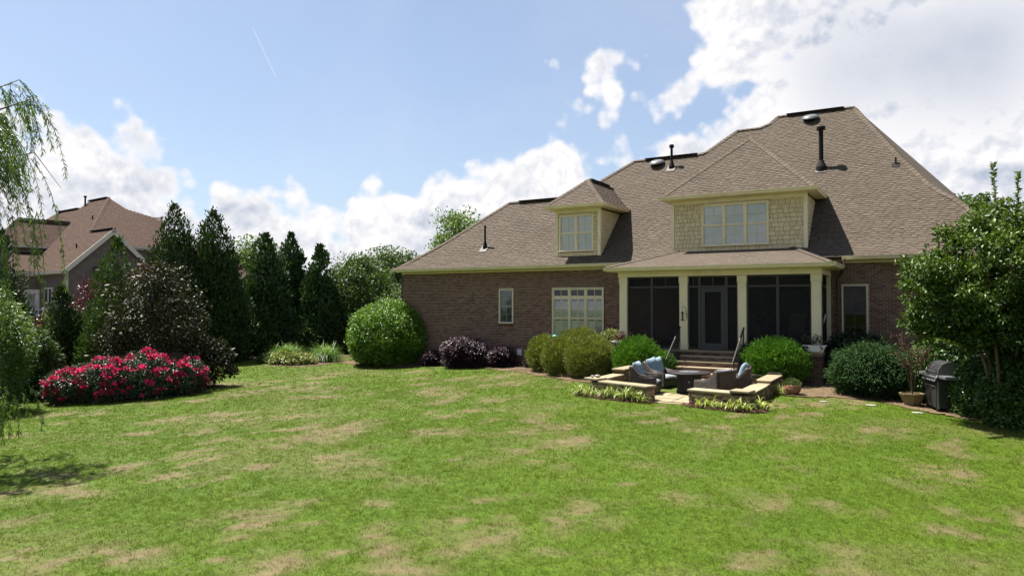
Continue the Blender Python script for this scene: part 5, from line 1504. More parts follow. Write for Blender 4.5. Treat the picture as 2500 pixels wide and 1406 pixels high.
# --- foundation planting
bush('round_bush', 'huge rounded bright green bush at the brick corner', (-22.0, 25.75), (2.02, 1.85, 1.58), 'lf_bigbush', 181, n=23000, leaf=.088, asp=.6, lump=.14, jit=.04, zc=1.32, freq=2.8)
bush('loropetalum', 'large dark purple loropetalum shrub against the brick wall', (-17.2, 25.0), (.98, .75, .68), 'lf_lorop', 182, n=9000, leaf=.07, asp=.45, lump=.28, jit=.08, axis='arch')
bush('loropetalum', 'smaller dark purple loropetalum beside the white wall vent', (-15.5, 25.2), (.52, .5, .46), 'lf_lorop', 183, n=5500, leaf=.065, asp=.45, lump=.25, jit=.08, axis='arch')
bush('loropetalum', 'low dark purple loropetalum next to the huge round bush', (-19.2, 25.4), (.5, .45, .35), 'lf_lorop', 184, n=2500, leaf=.065, asp=.45, lump=.25, jit=.1, axis='arch')
bush('loropetalum', 'little dark purple sprig beside the golden shrubs', (-13.95, 25.2), (.33, .3, .22), 'lf_lorop', 185, n=900, leaf=.06, asp=.4, lump=.3, jit=.12, axis='arch')
bush('golden_privet', 'golden green clipped shrub furthest along the brick wall', (-12.9, 24.3), (.72, .7, .74), 'lf_privet', 186, n=9000, leaf=.055, asp=.4, lump=.13, axis='up', group='golden shrubs')
bush('golden_privet', 'golden green clipped shrub below the shuttered window', (-11.55, 24.45), (1.05, .8, .90), 'lf_privet', 187, n=11000, leaf=.055, asp=.4, lump=.13, axis='up', group='golden shrubs')
bush('golden_privet', 'golden green clipped shrub in the middle of its cluster', (-11.55, 23.15), (.78, .75, .76), 'lf_privet', 188, n=9500, leaf=.055, asp=.4, lump=.13, axis='up', group='golden shrubs')
bush('golden_privet', 'roundest golden green clipped shrub beside the stone wall', (-10.2, 22.6), (.90, .85, .76), 'lf_privet', 189, n=11000, leaf=.055, asp=.4, lump=.13, axis='up', group='golden shrubs')
bush('variegated_shrub', 'white and green variegated shrub behind the golden shrubs', (-10.45, 24.9), (.62, .5, .80), 'lf_varieg', 190, n=5000, leaf=.075, asp=.5, lump=.12)
bush('boxwood', 'clipped bright green boxwood below the flower box of red blooms', (-8.45, 22.45), (.78, .72, .74), 'lf_boxwood', 191, n=12000, leaf=.05, asp=.5, lump=.14, axis='up', group='clipped boxwoods', zc=.66, freq=3.4)
bush('boxwood', 'low clipped boxwood beside the handrail', (-7.55, 22.35), (.42, .45, .5), 'lf_boxwood', 192, n=4500, leaf=.05, asp=.5, lump=.12, axis='up', group='clipped boxwoods', zc=.42)
bush('boxwood', 'clipped bright green boxwood beside the right hand flower box pier', (-4.1, 22.75), (.95, .72, .72), 'lf_boxwood', 193, n=13000, leaf=.05, asp=.5, lump=.15, axis='up', group='clipped boxwoods', zc=.68, freq=3.4)
bush('azalea', 'dark leafy azalea under the shuttered window right of the porch', (-1.95, 24.7), (1.05, .8, .80), 'lf_azalea', 194, n=8000, leaf=.075, asp=.45, lump=.3, jit=.1)
bush('juniper', 'feathery blue green juniper mound at the lawn edge', (-1.4, 21.75), (1.0, .9, .72), 'lf_juniper', 195, n=19000, leaf=.085, asp=.22, lump=.26, jit=.09, axis='arch', up=.6, zc=.60)
bush('holly', 'glossy leaved holly behind the gas grill', (.15, 21.55), (.75, .6, .85), 'lf_holly', 196, n=6500, leaf=.075, asp=.55, lump=.22, jit=.08)
bush('holly', 'glossy leaved holly right of the gas grill', (1.05, 19.9), (.62, .62, .72), 'lf_holly', 197, n=7500, leaf=.07, asp=.55, lump=.22, jit=.08)
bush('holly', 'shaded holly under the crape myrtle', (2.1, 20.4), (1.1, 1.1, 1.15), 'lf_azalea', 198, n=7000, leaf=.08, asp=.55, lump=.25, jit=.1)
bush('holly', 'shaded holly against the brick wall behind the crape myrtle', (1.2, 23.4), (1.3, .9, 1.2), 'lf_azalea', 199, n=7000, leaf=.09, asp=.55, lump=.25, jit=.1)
bush('holly', 'low shaded holly at the foot of the crape myrtle stems', (1.8, 18.8), (.8, .5, .75), 'lf_holly', 202, n=7000, leaf=.075, asp=.55, lump=.25, jit=.1)
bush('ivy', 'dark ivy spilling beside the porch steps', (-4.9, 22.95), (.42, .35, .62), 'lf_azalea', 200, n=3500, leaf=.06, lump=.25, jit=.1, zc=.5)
bush('herb_tuft', 'small pale weed beside the pine straw and stone wall', (-8.75, 21.9), (.22, .2, .24), 'lf_herb', 201, n=900, leaf=.06, asp=.3, lump=.3, jit=.15, axis='up')

# --- crape myrtle
def crape():
    x, y = 1.35, 18.75; z0 = G(x, y); g = np.random.default_rng(205); r = random.Random(205)
    t = thing('crape_myrtle', 'large glossy leaved crape myrtle at the right end of the house', 'tree', (x, y, z0)); t.scale = (1.04, 1.04, 1.09)
    cl = []
    for (cx, cy, cz, rx, ry, rz, k) in ((-.1, 0, 3.05, 1.75, 1.45, 1.2, 130), (-.75, .1, 2.55, 1.2, 1.1, .9, 70), (.9, -.2, 3.1, 1.5, 1.3, 1.35, 90), (-.45, -.1, 2.0, 1.1, .9, .55, 45), (.75, -.5, 1.5, .9, .9, .9, 45), (.3, 0, 4.0, 1.0, .9, .55, 50), (.75, -.45, .95, .8, .6, .55, 50), (-.35, .1, 2.25, 1.35, 1.0, .7, 60), (1.2, -.6, 1.2, .9, .7, 1.0, 50)):
        d = rdir(g, k); q = .5 + .5 * g.random(k) ** .5
        cl.append(np.array([cx, cy, cz]) + d * np.array([rx, ry, rz]) * q[:, None])
    K = np.concatenate(cl)
    C, D, N, T = clump_leaves(g, K, g.uniform(.16, .36, len(K)), 120, flat=.6, spread=.2, up=.6, rnd=.7, axis='side')
    Ln = g.uniform(.06, .115, len(C))
    # upright shoots that stick out of the crown
    sh = MB(); S = []
    for k in range(34):
        if k < 5: b = Vector((r.uniform(-.15, .85), r.uniform(-.3, .2), 4.1)); e = b + Vector((r.uniform(-.15, .2), 0, r.uniform(.75, 1.25)))
        elif k < 8: b = Vector((-.75 + r.uniform(-.2, .2), 0, 3.3)); e = b + Vector((r.uniform(-.1, .25), 0, r.uniform(.45, .8)))
        else:
            a = r.uniform(0, 6.28); b = Vector((1.1 * math.cos(a), 1.0 * math.sin(a), r.uniform(1.4, 3.4))); e = b + Vector((.9 * math.cos(a), .8 * math.sin(a), r.uniform(-.1, .55)))
        sh.tube([b, b.lerp(e, .5), e], [.010, .007, .003], 5)
        m = 120
        for i in range(m):
            q = i / m; S.append((b.lerp(e, q), (e - b).normalized()))
    P = np.array([s[0] for s in S]); A = np.array([s[1] for s in S]); m = len(P)
    o = unit(np.cross(A, rdir(g, m))); D2 = unit(o + A * .6); 
    C = np.concatenate([C, P]); D = np.concatenate([D, D2]); N = np.concatenate([N, unit(rdir(g, m) * .6 + np.array([0, 0, 1.0]))]); T = np.concatenate([T, .62 + g.normal(0, .2, m)]); Ln = np.concatenate([Ln, g.uniform(.07, .12, m)])
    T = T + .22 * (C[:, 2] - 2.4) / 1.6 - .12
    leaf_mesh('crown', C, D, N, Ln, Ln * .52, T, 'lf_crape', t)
    tr = MB()
    for k in range(6):
        a = k * 1.05 + r.uniform(-.2, .2); e = Vector((.9 * math.cos(a), .8 * math.sin(a), 3.3))
        tr.tube([(.08 * math.cos(a), .08 * math.sin(a), -.1), (.3 * math.cos(a), .3 * math.sin(a), 1.2), (.6 * math.cos(a), .55 * math.sin(a), 2.3), e], [.045, .036, .026, .010], 7)
    tr.build('trunk', 'bark', t); sh.build('shoots', 'bark_smooth', t)
crape()

# --- willow reaching in from the left
def willow():
    x, y = -18.1, 5.0; z0 = G(x, y); g = np.random.default_rng(211); r = random.Random(211)
    t = thing('willow', 'weeping willow with thin hanging leafy strands', 'tree', (x, y, z0))
    tr = MB(); tr.tube([(0, 0, -.2), (.05, .05, 1.5), (.2, .1, 3.6), (.4, .3, 6.6)], [.24, .19, .15, .07], 10); tr.build('trunk', 'bark', t)
    lm = MB(); st = MB(); P, A, TT = [], [], []
    def strand(p, L, sway, dens=46, t0=.5):
        pts = [p]; d = Vector((sway[0], sway[1], -.35)).normalized()
        n = 7
        for i in range(n):
            d = (d + Vector((r.uniform(-.05, .05), r.uniform(-.05, .05), -.42))).normalized(); pts.append(pts[-1] + d * (L / n))
        st.tube(pts, [.006] * 4 + [.004] * 4, 4, cap=False)
        m = int(dens * L)
        for i in range(m):
            q = r.random() ** .85 * n; k = min(int(q), n - 1); pp = pts[k].lerp(pts[k + 1], q - k)
            P.append(pp); A.append((pts[k + 1] - pts[k]).normalized()); TT.append(t0)
    limbs = [((2.5, .9, 6.3), 5.0, 34), ((2.8, 1.6, 5.6), 4.6, 30), ((2.6, 2.2, 6.3), 5.2, 26), ((1.6, 2.4, 6.9), 5.6, 30), ((2.9, 1.3, 4.8), 3.8, 14), ((2.7, 2.2, 5.2), 4.2, 14), ((1.5, -1.2, 6.0), 4.8, 14), ((-1.5, 1.5, 6.4), 5.0, 14), ((-1.8, -1.0, 6.2), 4.9, 14), ((.3, 2.6, 6.4), 5.2, 18), ((2.0, 1.5, 3.2), 2.7, 10)]
    for (e, zs, k) in limbs:
        e = Vector(e) + Vector((0, 0, 1.0 if e[2] > 4.6 else .3)); zs = zs + .8; b = Vector((.15, .1, zs * .55)); mid = b.lerp(e, .55) + Vector((0, 0, .9))
        tipp = e + Vector((e.x, e.y, 0)).normalized() * .5 - Vector((0, 0, .7)); lm.tube([b, b.lerp(mid, .6) + Vector((0, 0, .15)), mid, mid.lerp(e, .6) + Vector((0, 0, .12)), e, tipp], [.06, .045, .03, .018, .010, .004], 6)
        for i in range(k):
            q = r.uniform(.30, 1.0) ** .7
            p = (b.lerp(mid, q * 2) if q < .5 else mid.lerp(e, q * 2 - 1)) + Vector((r.uniform(-.2, .2), r.uniform(-.2, .2), 0))
            out = Vector((e.x, e.y, 0)).normalized()
            strand(p, r.uniform(.4, 1.5) * (1.9 if r.random() < .18 else 1), (out.x + r.uniform(-.5, .5), out.y + r.uniform(-.5, .5)), dens=42)
    for (e, zs, k) in limbs[:6]:
        e = Vector(e) + Vector((0, 0, 1.0)); b = Vector((.15, .1, (zs + .8) * .55)); mid = b.lerp(e, .55) + Vector((0, 0, .9))
        for i in range(22):
            q = r.uniform(.2, 1.0); p = b.lerp(mid, q * 2) if q < .5 else mid.lerp(e, q * 2 - 1)
            strand(p + Vector((r.uniform(-.1, .1), r.uniform(-.1, .1), .05)), r.uniform(.25, .6), (r.uniform(-1, 1), r.uniform(-1, 1)), dens=90)
    for i in range(14):   # long streamers
        strand(Vector((2.3 + r.uniform(-.5, .65), 1.5 + r.uniform(-.7, .8), 5.0 + r.uniform(-.6, .8))), r.uniform(1.8, 3.6), (r.uniform(.0, .6), r.uniform(-.3, .3)), dens=30)
    for i in range(24):   # a low limb almost touching the grass
        strand(Vector((2.25 + r.uniform(-.7, .6), 1.7 + r.uniform(-.5, .5), 1.35 + r.uniform(-.2, .3))), r.uniform(.45, .95), (r.uniform(-.3, .8), r.uniform(-.3, .5)), dens=70)
    lm.tube([(.1, .1, 1.2), (1.2, .9, 1.75), (2.5, 1.7, 1.4)], [.05, .03, .008], 6)
    lm.build('limbs', 'bark', t); st.build('strands', 'lf_willow', t, kind='stuff')
    P = np.array(P); A = np.array(A); m = len(P)
    o = unit(np.cross(A, rdir(g, m)))
    D = unit(A * .9 + o * .75); Ln = g.uniform(.07, .125, m)
    leaf_mesh('leaves', P, D, unit(rdir(g, m) + np.array([0, 0, .5])), Ln, Ln * .19, .5 + g.normal(0, .24, m), 'lf_willow', t, droop=.15)
willow()

# --- blade plants
def blade_plant(name, label, x, y, n, L, W, material, seed, group, cat='plant', arch=1.0, spread=.9, z=None, base=.06, tone=(.5, .25)):
    g = np.random.default_rng(seed); z0 = G(x, y) + .03 if z is None else z
    a = g.random(n) * 6.283; lean = g.random(n) ** .7 * spread; Ln = L * g.uniform(.6, 1.15, n); w = W * g.uniform(.7, 1.2, n)
    S = 5; V = []; 
    dx, dy = np.cos(a), np.sin(a); bx, by = g.normal(0, base, n), g.normal(0, base, n)
    rows = []
    hx = np.zeros(n); hz = np.zeros(n); ang = lean * .55
    for s in range(S + 1):
        q = s / S; ww = w * (1 - q ** 2.2) * .5 + .0004
        cx = bx + hx * dx; cy = by + hx * dy
        rows.append(np.stack([np.stack([cx - dy * ww, cy + dx * ww, hz], 1), np.stack([cx + dy * ww, cy - dx * ww, hz], 1)], 1))
        hx = hx + np.sin(ang) * Ln / S; hz = np.maximum(hz + np.cos(ang) * Ln / S, .01); ang = np.minimum(ang + arch * (.25 + lean * .38), 2.7)
    V = np.stack(rows, 1).reshape(-1, 3)        # n, S+1, 2
    b = (np.arange(n) * (S + 1) * 2)[:, None] + (np.arange(S) * 2)[None, :]
    F = np.stack([b, b + 1, b + 3, b + 2], 2).reshape(-1, 4)
    t = thing(name, label, cat, (x, y, z0), 0, group)
    me = bpy.data.meshes.new('blades'); me.from_pydata(V.tolist(), [], F.tolist())
    at = me.attributes.new('tint', 'FLOAT', 'FACE'); at.data.foreach_set('value', np.clip(np.repeat(g.normal(tone[0], tone[1], n), S), 0, 1).astype(np.float32))
    me.polygons.foreach_set('use_smooth', np.ones(len(F), dtype=bool))
    me.materials.append(M_[material]); me.update()
    link('blades', me, t)
    return t
for i, (x, y, s) in enumerate(((-8.62, 18.3, 1.1), (-8.15, 18.12, .9), (-7.62, 17.92, 1.15), (-7.35, 17.9, .8), (-7.02, 17.72, 1.2), (-6.68, 17.62, .9), (-6.5, 17.6, .7))):
    blade_plant('liriope', 'yellow green liriope tuft in front of the wall with the pebbles', x, y, int(46 * s), .46 * s, .030, 'lf_liriope', 220 + i, 'liriope along the patio wall', tone=(.5, .22))
for i, (x, y, s) in enumerate(((-5.02, 17.55, .75), (-4.72, 17.5, 1.0), (-4.5, 17.48, .7), (-4.22, 17.42, .85), (-4.02, 17.38, 1.0), (-3.85, 17.4, 1.0), (-3.55, 17.75, 1.25))):
    blade_plant('liriope', 'pale striped liriope tuft in front of the wall with the raised corner cap', x, y, int(28 * s), .44 * s, .026, 'lf_liriope', 230 + i, 'liriope along the patio wall', tone=(.8, .2))
blade_plant('liriope', 'liriope tuft between the stone wall and the terracotta pot', -3.62, 20.6, 40, .4, .022, 'lf_liriope', 239, 'liriope along the patio wall')
for i, (x, y, s) in enumerate(((-28.6, 25.2, 1.15), (-27.2, 26.6, 1.05), (-26.0, 25.7, 1.1), (-29.6, 26.6, .95))):
    blade_plant('ornamental_grass', 'fountain of fine green ornamental grass in the island bed', x, y, int(620 * s), 1.12 * s, .026, 'lf_grass', 240 + i, 'ornamental grasses in the island bed', arch=1.05, spread=1.15, base=.14, tone=(.45, .28))
bush('groundcover', 'pale variegated groundcover in front of the ornamental grasses', (-27.1, 24.45), (1.35, .6, .26), 'lf_varieg', 245, n=4200, leaf=.10, asp=.55, lump=.35, jit=.12, cat='plant', stem=False)
bush('groundcover', 'grey green groundcover at the foot of the left hand grass fountain', (-28.9, 24.5), (.6, .4, .2), 'lf_herb', 246, n=1500, leaf=.09, asp=.5, lump=.35, jit=.12, cat='plant', stem=False)

# ------------------------------------------------------------------ the neighbouring house
def neighbour():
    Z0 = -0.85
    t = thing('neighbour_house', 'grey brown shingled house with a red brown roof beyond the evergreens', 'house', (-50.9, 25.6, Z0), math.atan2(.99434, .10626))
    P3 = lambda p, q, z: (p, q, z - Z0)
    zA = lambda p: 4.65 + .94 * p
    w = MB()
    w.prism([P3(.3, .02, Z0), P3(6.1, .02, Z0), P3(6.1, .02, 4.75), P3(3.2, .02, 7.45), P3(.3, .02, 4.75)], (0, .2, 0))
    w.box(.3, .5, .22, 4.63, 0, 4.75 - Z0); w.box(-4, .3, 4.63, 4.83, 0, 4.5 - Z0)
    w.box(4.0, 9.5, 2.2, 2.4, 0, 6.65 - Z0); w.box(-1.4, 2.2, 8.5, 8.7, 0, 6.6 - Z0); w.box(-1.4, -1.2, 8.7, 16, 0, 6.6 - Z0)
    w.box(9.3, 9.5, 2.4, 14, 0, 6.6 - Z0)
    wall = w.build('wall', 'n_siding', t)
    # lapped courses
    r = random.Random(77); c = MB(); e = .19
    z = 0.4
    while z < 7.3 - Z0:
        za = z + Z0; h = min(e, 9)
        a, b = (.32, 6.08) if za < 4.7 else (.32 + (za - 4.7) / .94, 6.08 - (za - 4.7) / .94)
        u = a
        while u < b - .05:
            ww = r.choice((.2, .28, .36)); v = min(u + ww - .008, b)
            c.add([(u, -.012, z), (v, -.012, z), (v, .012, z + h), (u, .012, z + h), (u, .018, z), (v, .018, z)], [(0, 1, 2, 3), (4, 5, 1, 0)], r.uniform(.1, .9)); u += ww
        if za < 4.5:
            c.add([(.268, 4.62, z), (.268, .1, z), (.292, .1, z + h), (.292, 4.62, z + h), (.3, 4.62, z), (.3, .1, z)], [(0, 1, 2, 3), (4, 5, 1, 0)], r.uniform(.4, .6))
            c.add([(-4, 4.598, z), (.27, 4.598, z), (.27, 4.622, z + h), (-4, 4.622, z + h), (-4, 4.63, z), (.27, 4.63, z)], [(0, 1, 2, 3), (4, 5, 1, 0)], r.uniform(.4, .6))
        z += e
    c.build('siding_courses', 'n_siding', wall, kind='stuff')
    deck = MB(); sh = MB(); k = [0]
    def face(pts, U):
        k[0] += 1; roof_plane([P3(*p) for p in pts], U, 'roofing_red', deck, None, 300 + k[0], e=.15, mbout=sh)
    A = lambda p, q: (p, q, zA(p))
    face([A(-.1, -.35), A(-.1, 3.4), A(3.2, 3.4), A(3.2, -.35)], (0, 1, 0))
    face([A(-.1, 3.4), A(-.1, 13), A(6.95, 13), A(6.95, 9.2), A(3.2, 3.4)], (0, 1, 0))
    face([A(-.1, 13), A(-.1, 18.6), A(5.3, 18.6), A(6.2, 17.5), A(6.2, 13)], (0, 1, 0))
    Rr = lambda p, q: (p, q, zA(3.2) - .94 * (p - 3.2))
    face([Rr(6.5, -.35), Rr(6.5, 3.4), Rr(3.2, 3.4), Rr(3.2, -.35)], (0, 1, 0))
    Bf = lambda p, q: (p, q, 7.65 + .6 * (q - 3.4))
    face([Bf(4.2, 1.8), Bf(9.8, 1.8), Bf(6.95, 9.2), Bf(3.2, 3.4)], (1, 0, 0))
    Cf = lambda p, q: (p, q, 8.92 - .94 * (10.5 - q))
    face([Cf(-1.7, 8.15), Cf(2.19, 8.15), Cf(4.55, 10.5), Cf(.72, 10.5)], (1, 0, 0))
    Df = lambda p, q: (p, q, 4.6 + .466 * (q - 4.3))
    face([Df(-2.1, 4.3), Df(.1, 4.3), Df(1.47, 7.37), Df(-.5, 7.37)], (1, 0, 0))
    Ef = lambda p, q: (p, q, 4.6 + .6 * (q - 2.0))
    face([Ef(9.6, 2.0), Ef(18.9, 2.0), Ef(14.1, 6.9), Ef(9.6, 6.9)], (1, 0, 0))
    face([(8.4, 9.2, 9.3), (10.5, 6.2, 8.0), (11.2, 8.6, 9.9), (8.6, 10.4, 9.9)], (1, 0, 0))
    roof = deck.build('roof', 'roof_deck', t)
    sh.build('shingle_courses', 'roofing_red', roof, kind='stuff')
    def cap(a, b): cap_run(P3(*a), P3(*b), roof, material='roofing_red', step=.3, w=.15)
    cap(A(3.2, 3.4), A(6.95, 9.2)); cap(Bf(9.8, 1.8), Bf(6.95, 9.2)); cap(Ef(18.9, 2), Ef(14.1, 6.9))
    for (p0, q0, p1, q1, z) in ((3.2, -.3, 3.2, 3.2, 7.66), (6.95, 9.4, 6.95, 12.9, 11.2), (6.2, 13.2, 6.2, 17.4, 10.5)):
        MB().box(p0 - .16, p0 + .16, q0, q1, z - Z0, z - Z0 + .08).build('ridge_vent', 'vent_black', roof)
    for (p0, p1, q, z) in ((.8, 4.5, 10.5, 8.95), (-.4, 1.4, 7.37, 6.06)):
        MB().box(p0, p1, q - .16, q + .16, z - Z0, z - Z0 + .08).build('ridge_vent', 'vent_black', roof)
    # closing slopes on the far side
    far = MB()
    far.add([P3(6.95, 9.2, 11.1), P3(6.95, 13, 11.1), P3(13, 13, 5.5), P3(13, 4, 5.5), P3(9.8, 1.8, 6.7)], [(0, 1, 2, 3, 4)])
    far.add([P3(6.2, 13, 10.4), P3(6.2, 17.5, 10.4), P3(11, 18, 5.5), P3(11, 13, 5.5)], [(0, 1, 2, 3)])
    far.build('roof_far_slope', 'roofing_red', roof)
    # white trim
    tr = 'n_trim'
    def rake(a, b, off):
        a, b = Vector(P3(*a)), Vector(P3(*b)); d = (b - a).normalized(); n = Vector((0, 1, 0)).cross(d).normalized()
        if n.z > 0: n = -n
        MB().prism([a, b, b + n * .30, a + n * .30], (0, .05, 0)).build('rake_board', tr, t)
    rake((-.12, -.38, 4.56), (3.2, -.38, 7.68), 0); rake((6.5, -.38, 4.56), (3.2, -.38, 7.68), 0)
    MB().box(.24, .40, -.04, .0, 0, 4.6 - Z0).build('corner_board', tr, t); MB().box(.24, .262, 0, .16, 0, 4.6 - Z0).build('corner_board', tr, t)
    MB().box(-.22, -.08, -.33, 4.2, 4.40 - Z0, 4.54 - Z0).build('gutter', tr, t); MB().box(-.08, .29, -.3, 4.2, 4.36 - Z0, 4.40 - Z0).build('soffit', tr, t)
    MB().box(-2.15, .24, 4.15, 4.28, 4.42 - Z0, 4.56 - Z0).build('gutter', tr, t); MB().box(-2.1, .22, 4.28, 4.62, 4.28 - Z0, 4.42 - Z0).build('frieze', tr, t)
    MB().box(4.3, 9.8, 1.66, 1.79, 6.52 - Z0, 6.66 - Z0).build('gutter', tr, t); MB().box(4.1, 9.5, 1.8, 2.19, 6.42 - Z0, 6.5 - Z0).build('frieze', tr, t)
    MB().box(-1.7, 2.2, 8.0, 8.14, 6.56 - Z0, 6.70 - Z0).build('gutter', tr, t)
    MB().box(9.6, 18.9, 1.85, 1.99, 4.45 - Z0, 4.6 - Z0).build('gutter', tr, t); MB().box(9.5, 18.5, 2.3, 2.5, 0, 4.5 - Z0).build('wall', 'n_siding', t)
    # narrow window and glazed door
    f = MB()
    for q0, q1, z0, z1 in ((2.15, 2.28, 2.3, 3.45), (3.5, 3.63, 2.3, 3.45), (2.83, 2.95, 2.4, 3.35)): f.box(.225, .26, q0, q1, z0 - Z0, z1 - Z0)
    f.box(.225, .26, 2.28, 3.5, 3.35 - Z0, 3.45 - Z0); f.box(.225, .26, 2.28, 3.5, 2.3 - Z0, 2.4 - Z0)
    wd = f.build('window', 'white_paint', t)
    for a, b in ((2.28, 2.83), (2.95, 3.5)): MB().box(.25, .256, a, b, 2.4 - Z0, 3.35 - Z0).build('pane', 'glass_dark', wd)
    d = MB(); y = 4.59
    d.box(-.72, -.60, y - .04, y, 1.15 - Z0, 3.33 - Z0); d.box(.16, .28, y - .04, y, 1.15 - Z0, 3.33 - Z0); d.box(-.6, .16, y - .04, y, 3.22 - Z0, 3.33 - Z0)
    d.box(-.6, -.46, y - .02, y, 1.15 - Z0, 3.22 - Z0); d.box(.0, .16, y - .02, y, 1.15 - Z0, 3.22 - Z0); d.box(-.46, .0, y - .02, y, 3.05 - Z0, 3.22 - Z0); d.box(-.46, 0, y - .02, y, 1.15 - Z0, 1.4 - Z0)
    dd = d.build('door', 'white_paint', t)
    MB().box(-.46, 0, y - .012, y - .004, 1.4 - Z0, 3.05 - Z0).build('pane', 'glass', dd); MB().box(-.46, 0, y + .0005, y + .003, 1.4 - Z0, 3.05 - Z0).build('blind', 'blind', dd)
    for z in (1.98, 2.16): MB().lathe([(.035, 0), (.035, .05), (.01, .06)], (.08, y - .02, z - Z0), 10, M=Matrix.Rotation(R(90), 3, 'X')).build('knob', 'iron', dd)
    # deck with railing
    dk = MB().box(-3.5, .2, 2.2, 4.58, 0, 1.12 - Z0).build('deck', 'n_trim', t)
    MB().box(-3.4, -.25, 2.3, 2.36, 1.86 - Z0, 1.92 - Z0).build('rail', 'white_paint', dk)
    for i in range(24): MB().box(-3.35 + i * .13, -3.33 + i * .13, 2.32, 2.34, 1.12 - Z0, 1.86 - Z0).build('picket', 'iron', dk)
    MB().box(-.22, .08, 2.2, 2.5, 1.12 - Z0, 1.95 - Z0).build('post', 'white_paint', dk); MB().box(-.27, .13, 2.15, 2.55, 1.95 - Z0, 2.05 - Z0).build('post_cap', 'white_paint', dk)
    # awning over a window in the gable wall
    MB().prism([P3(2.0, -.02, 4.95), P3(2.0, -.55, 4.55), P3(2.0, -.02, 4.55)], (1.2, 0, 0)).build('awning', 'copper_dark', t)
    MB().tube([P3(2.02, -.53, 4.54), P3(2.02, -.04, 4.0)], .03, 6).build('awning_bracket', 'white_paint', t)
    for p, q, h, rr in ((6.46, 12.52, .75, .07), (1.8, 2.29, .3, .05), (4.57, 6.47, .3, .05), (6.03, 16.7, .3, .05)):
        vp = MB().tube([P3(p, q, zA(p) - .1), P3(p, q, zA(p) + h)], rr, 10).build('vent_pipe', 'vent_black', t)
        if h > .5: MB().lathe([(rr, 0), (rr * 1.9, .03), (rr * 1.9, .12), (.02, .16)], P3(p, q, zA(p) + h - .02), 12).build('pipe_cap', 'vent_black', vp)
neighbour()

# ------------------------------------------------------------------ smaller things round the porch
def flower_box(label, x, z, seed, red, parent_cat='planter'):
    t = thing('flower_box', label, 'planter', (x, 23.0, z), 0)
    s = MB(); s.prism([(-.24, -.10, 0), (.24, -.10, 0), (.30, -.13, .17), (-.30, -.13, .17)], (0, .22, 0)); s.build('trough', 'white_paint', t, bevel=.006)
    MB().box(-.335, .335, -.155, .12, .17, .20).build('rim', 'white_paint', t, bevel=.006)
    MB().box(-.28, .28, -.11, .09, .196, .204).build('soil', 'soil', t)
    MB().box(-.05, .05, .115, .27, .02, .08).build('bracket', 'iron', t)
    g = np.random.default_rng(seed); r = random.Random(seed); st = MB(); C = []
    for k in range(26 if red else 18):
        b = Vector((r.uniform(-.27, .27), r.uniform(-.1, .06), .2)); e = b + Vector((r.uniform(-.14, .14), r.uniform(-.12, .06), r.uniform(.08, .34) if k % 5 else r.uniform(-.25, -.05)))
        if k % 5 == 0: e.y = -.19
        st.tube([b, b.lerp(e, .5) + Vector((0, -.02, .05)), e], [.004, .003, .002], 4)
        C += [b.lerp(e, q) for q in (.35, .5, .65, .8, .9, 1.0)]
    st.build('stems', 'bark', t)
    C = np.array(C); C = np.repeat(C, 3, 0) + g.normal(0, .02, (len(C) * 3, 3)); n = len(C)
    leaf_mesh('foliage', C, rdir(g, n), rdir(g, n), .05, .035, g.normal(.4, .25, n), 'lf_maple' if red else 'lf_azalea', t)
    if red:
        tips = np.array([[.14, -.1, .56], [.1, -.12, .36], [-.2, -.12, .3], [-.05, -.18, .06], [.2, -.1, .3], [.02, -.14, .28], [-.12, -.15, .34], [.24, -.05, .36]])
        F = np.repeat(tips, 14, 0); o = rdir(g, len(F)); F = F + o * .03
        leaf_mesh('blooms', F, o, o, .045, .04, g.normal(.5, .25, len(F)), 'petal_red', t, kind='stuff')
        st2 = MB().tube([(.12, -.05, .2), (.14, -.1, .56)], .004, 5).build('bloom_stem', 'bark', t)
        MB().obox((-.08, -.1, .58), (.045, 0, .008), (0, .02, 0), (0, 0, .012)).build('plant_tag', 'white_paint', t)
    return t
flower_box('white flower box with red blooms on the porch pier above the boxwood', -9.22, .86, 401, True)
flower_box('white flower box with dark trailing vine on the brick pier by the azalea', -3.02, .92, 402, False)

def feeder():
    t = thing('bird_feeder', 'small brass bird feeder hanging from a hook on the porch column', 'bird feeder', (-7.02, 23.27, 1.8))
    MB().tube([(.02, -.01, .05), (.02, -.05, .12), (.0, -.10, .42), (-.04, -.12, .49), (-.09, -.13, .47), (-.10, -.13, .40)], .009, 6).build('bracket', 'iron', t)
    MB().box(-.01, .10, -.025, -.005, .20, .22).build('bracket_plate', 'iron', t)
    MB().tube([(-.10, -.13, .41), (-.10, -.13, .30)], .003, 5).build('hanger', 'iron', t)
    MB().lathe([(.008, .31), (.055, .26), (.055, .25), (.01, .25)], (-.10, -.13, 0), 12).build('roof', 'iron', t)
    MB().lathe([(.028, .03), (.028, .25)], (-.10, -.13, 0), 12).build('seed_tube', 'brass', t)
    MB().lathe([(.065, .0), (.07, .012), (.065, .02), (.028, .03)], (-.10, -.13, 0), 14).build('tray', 'iron', t)
feeder()

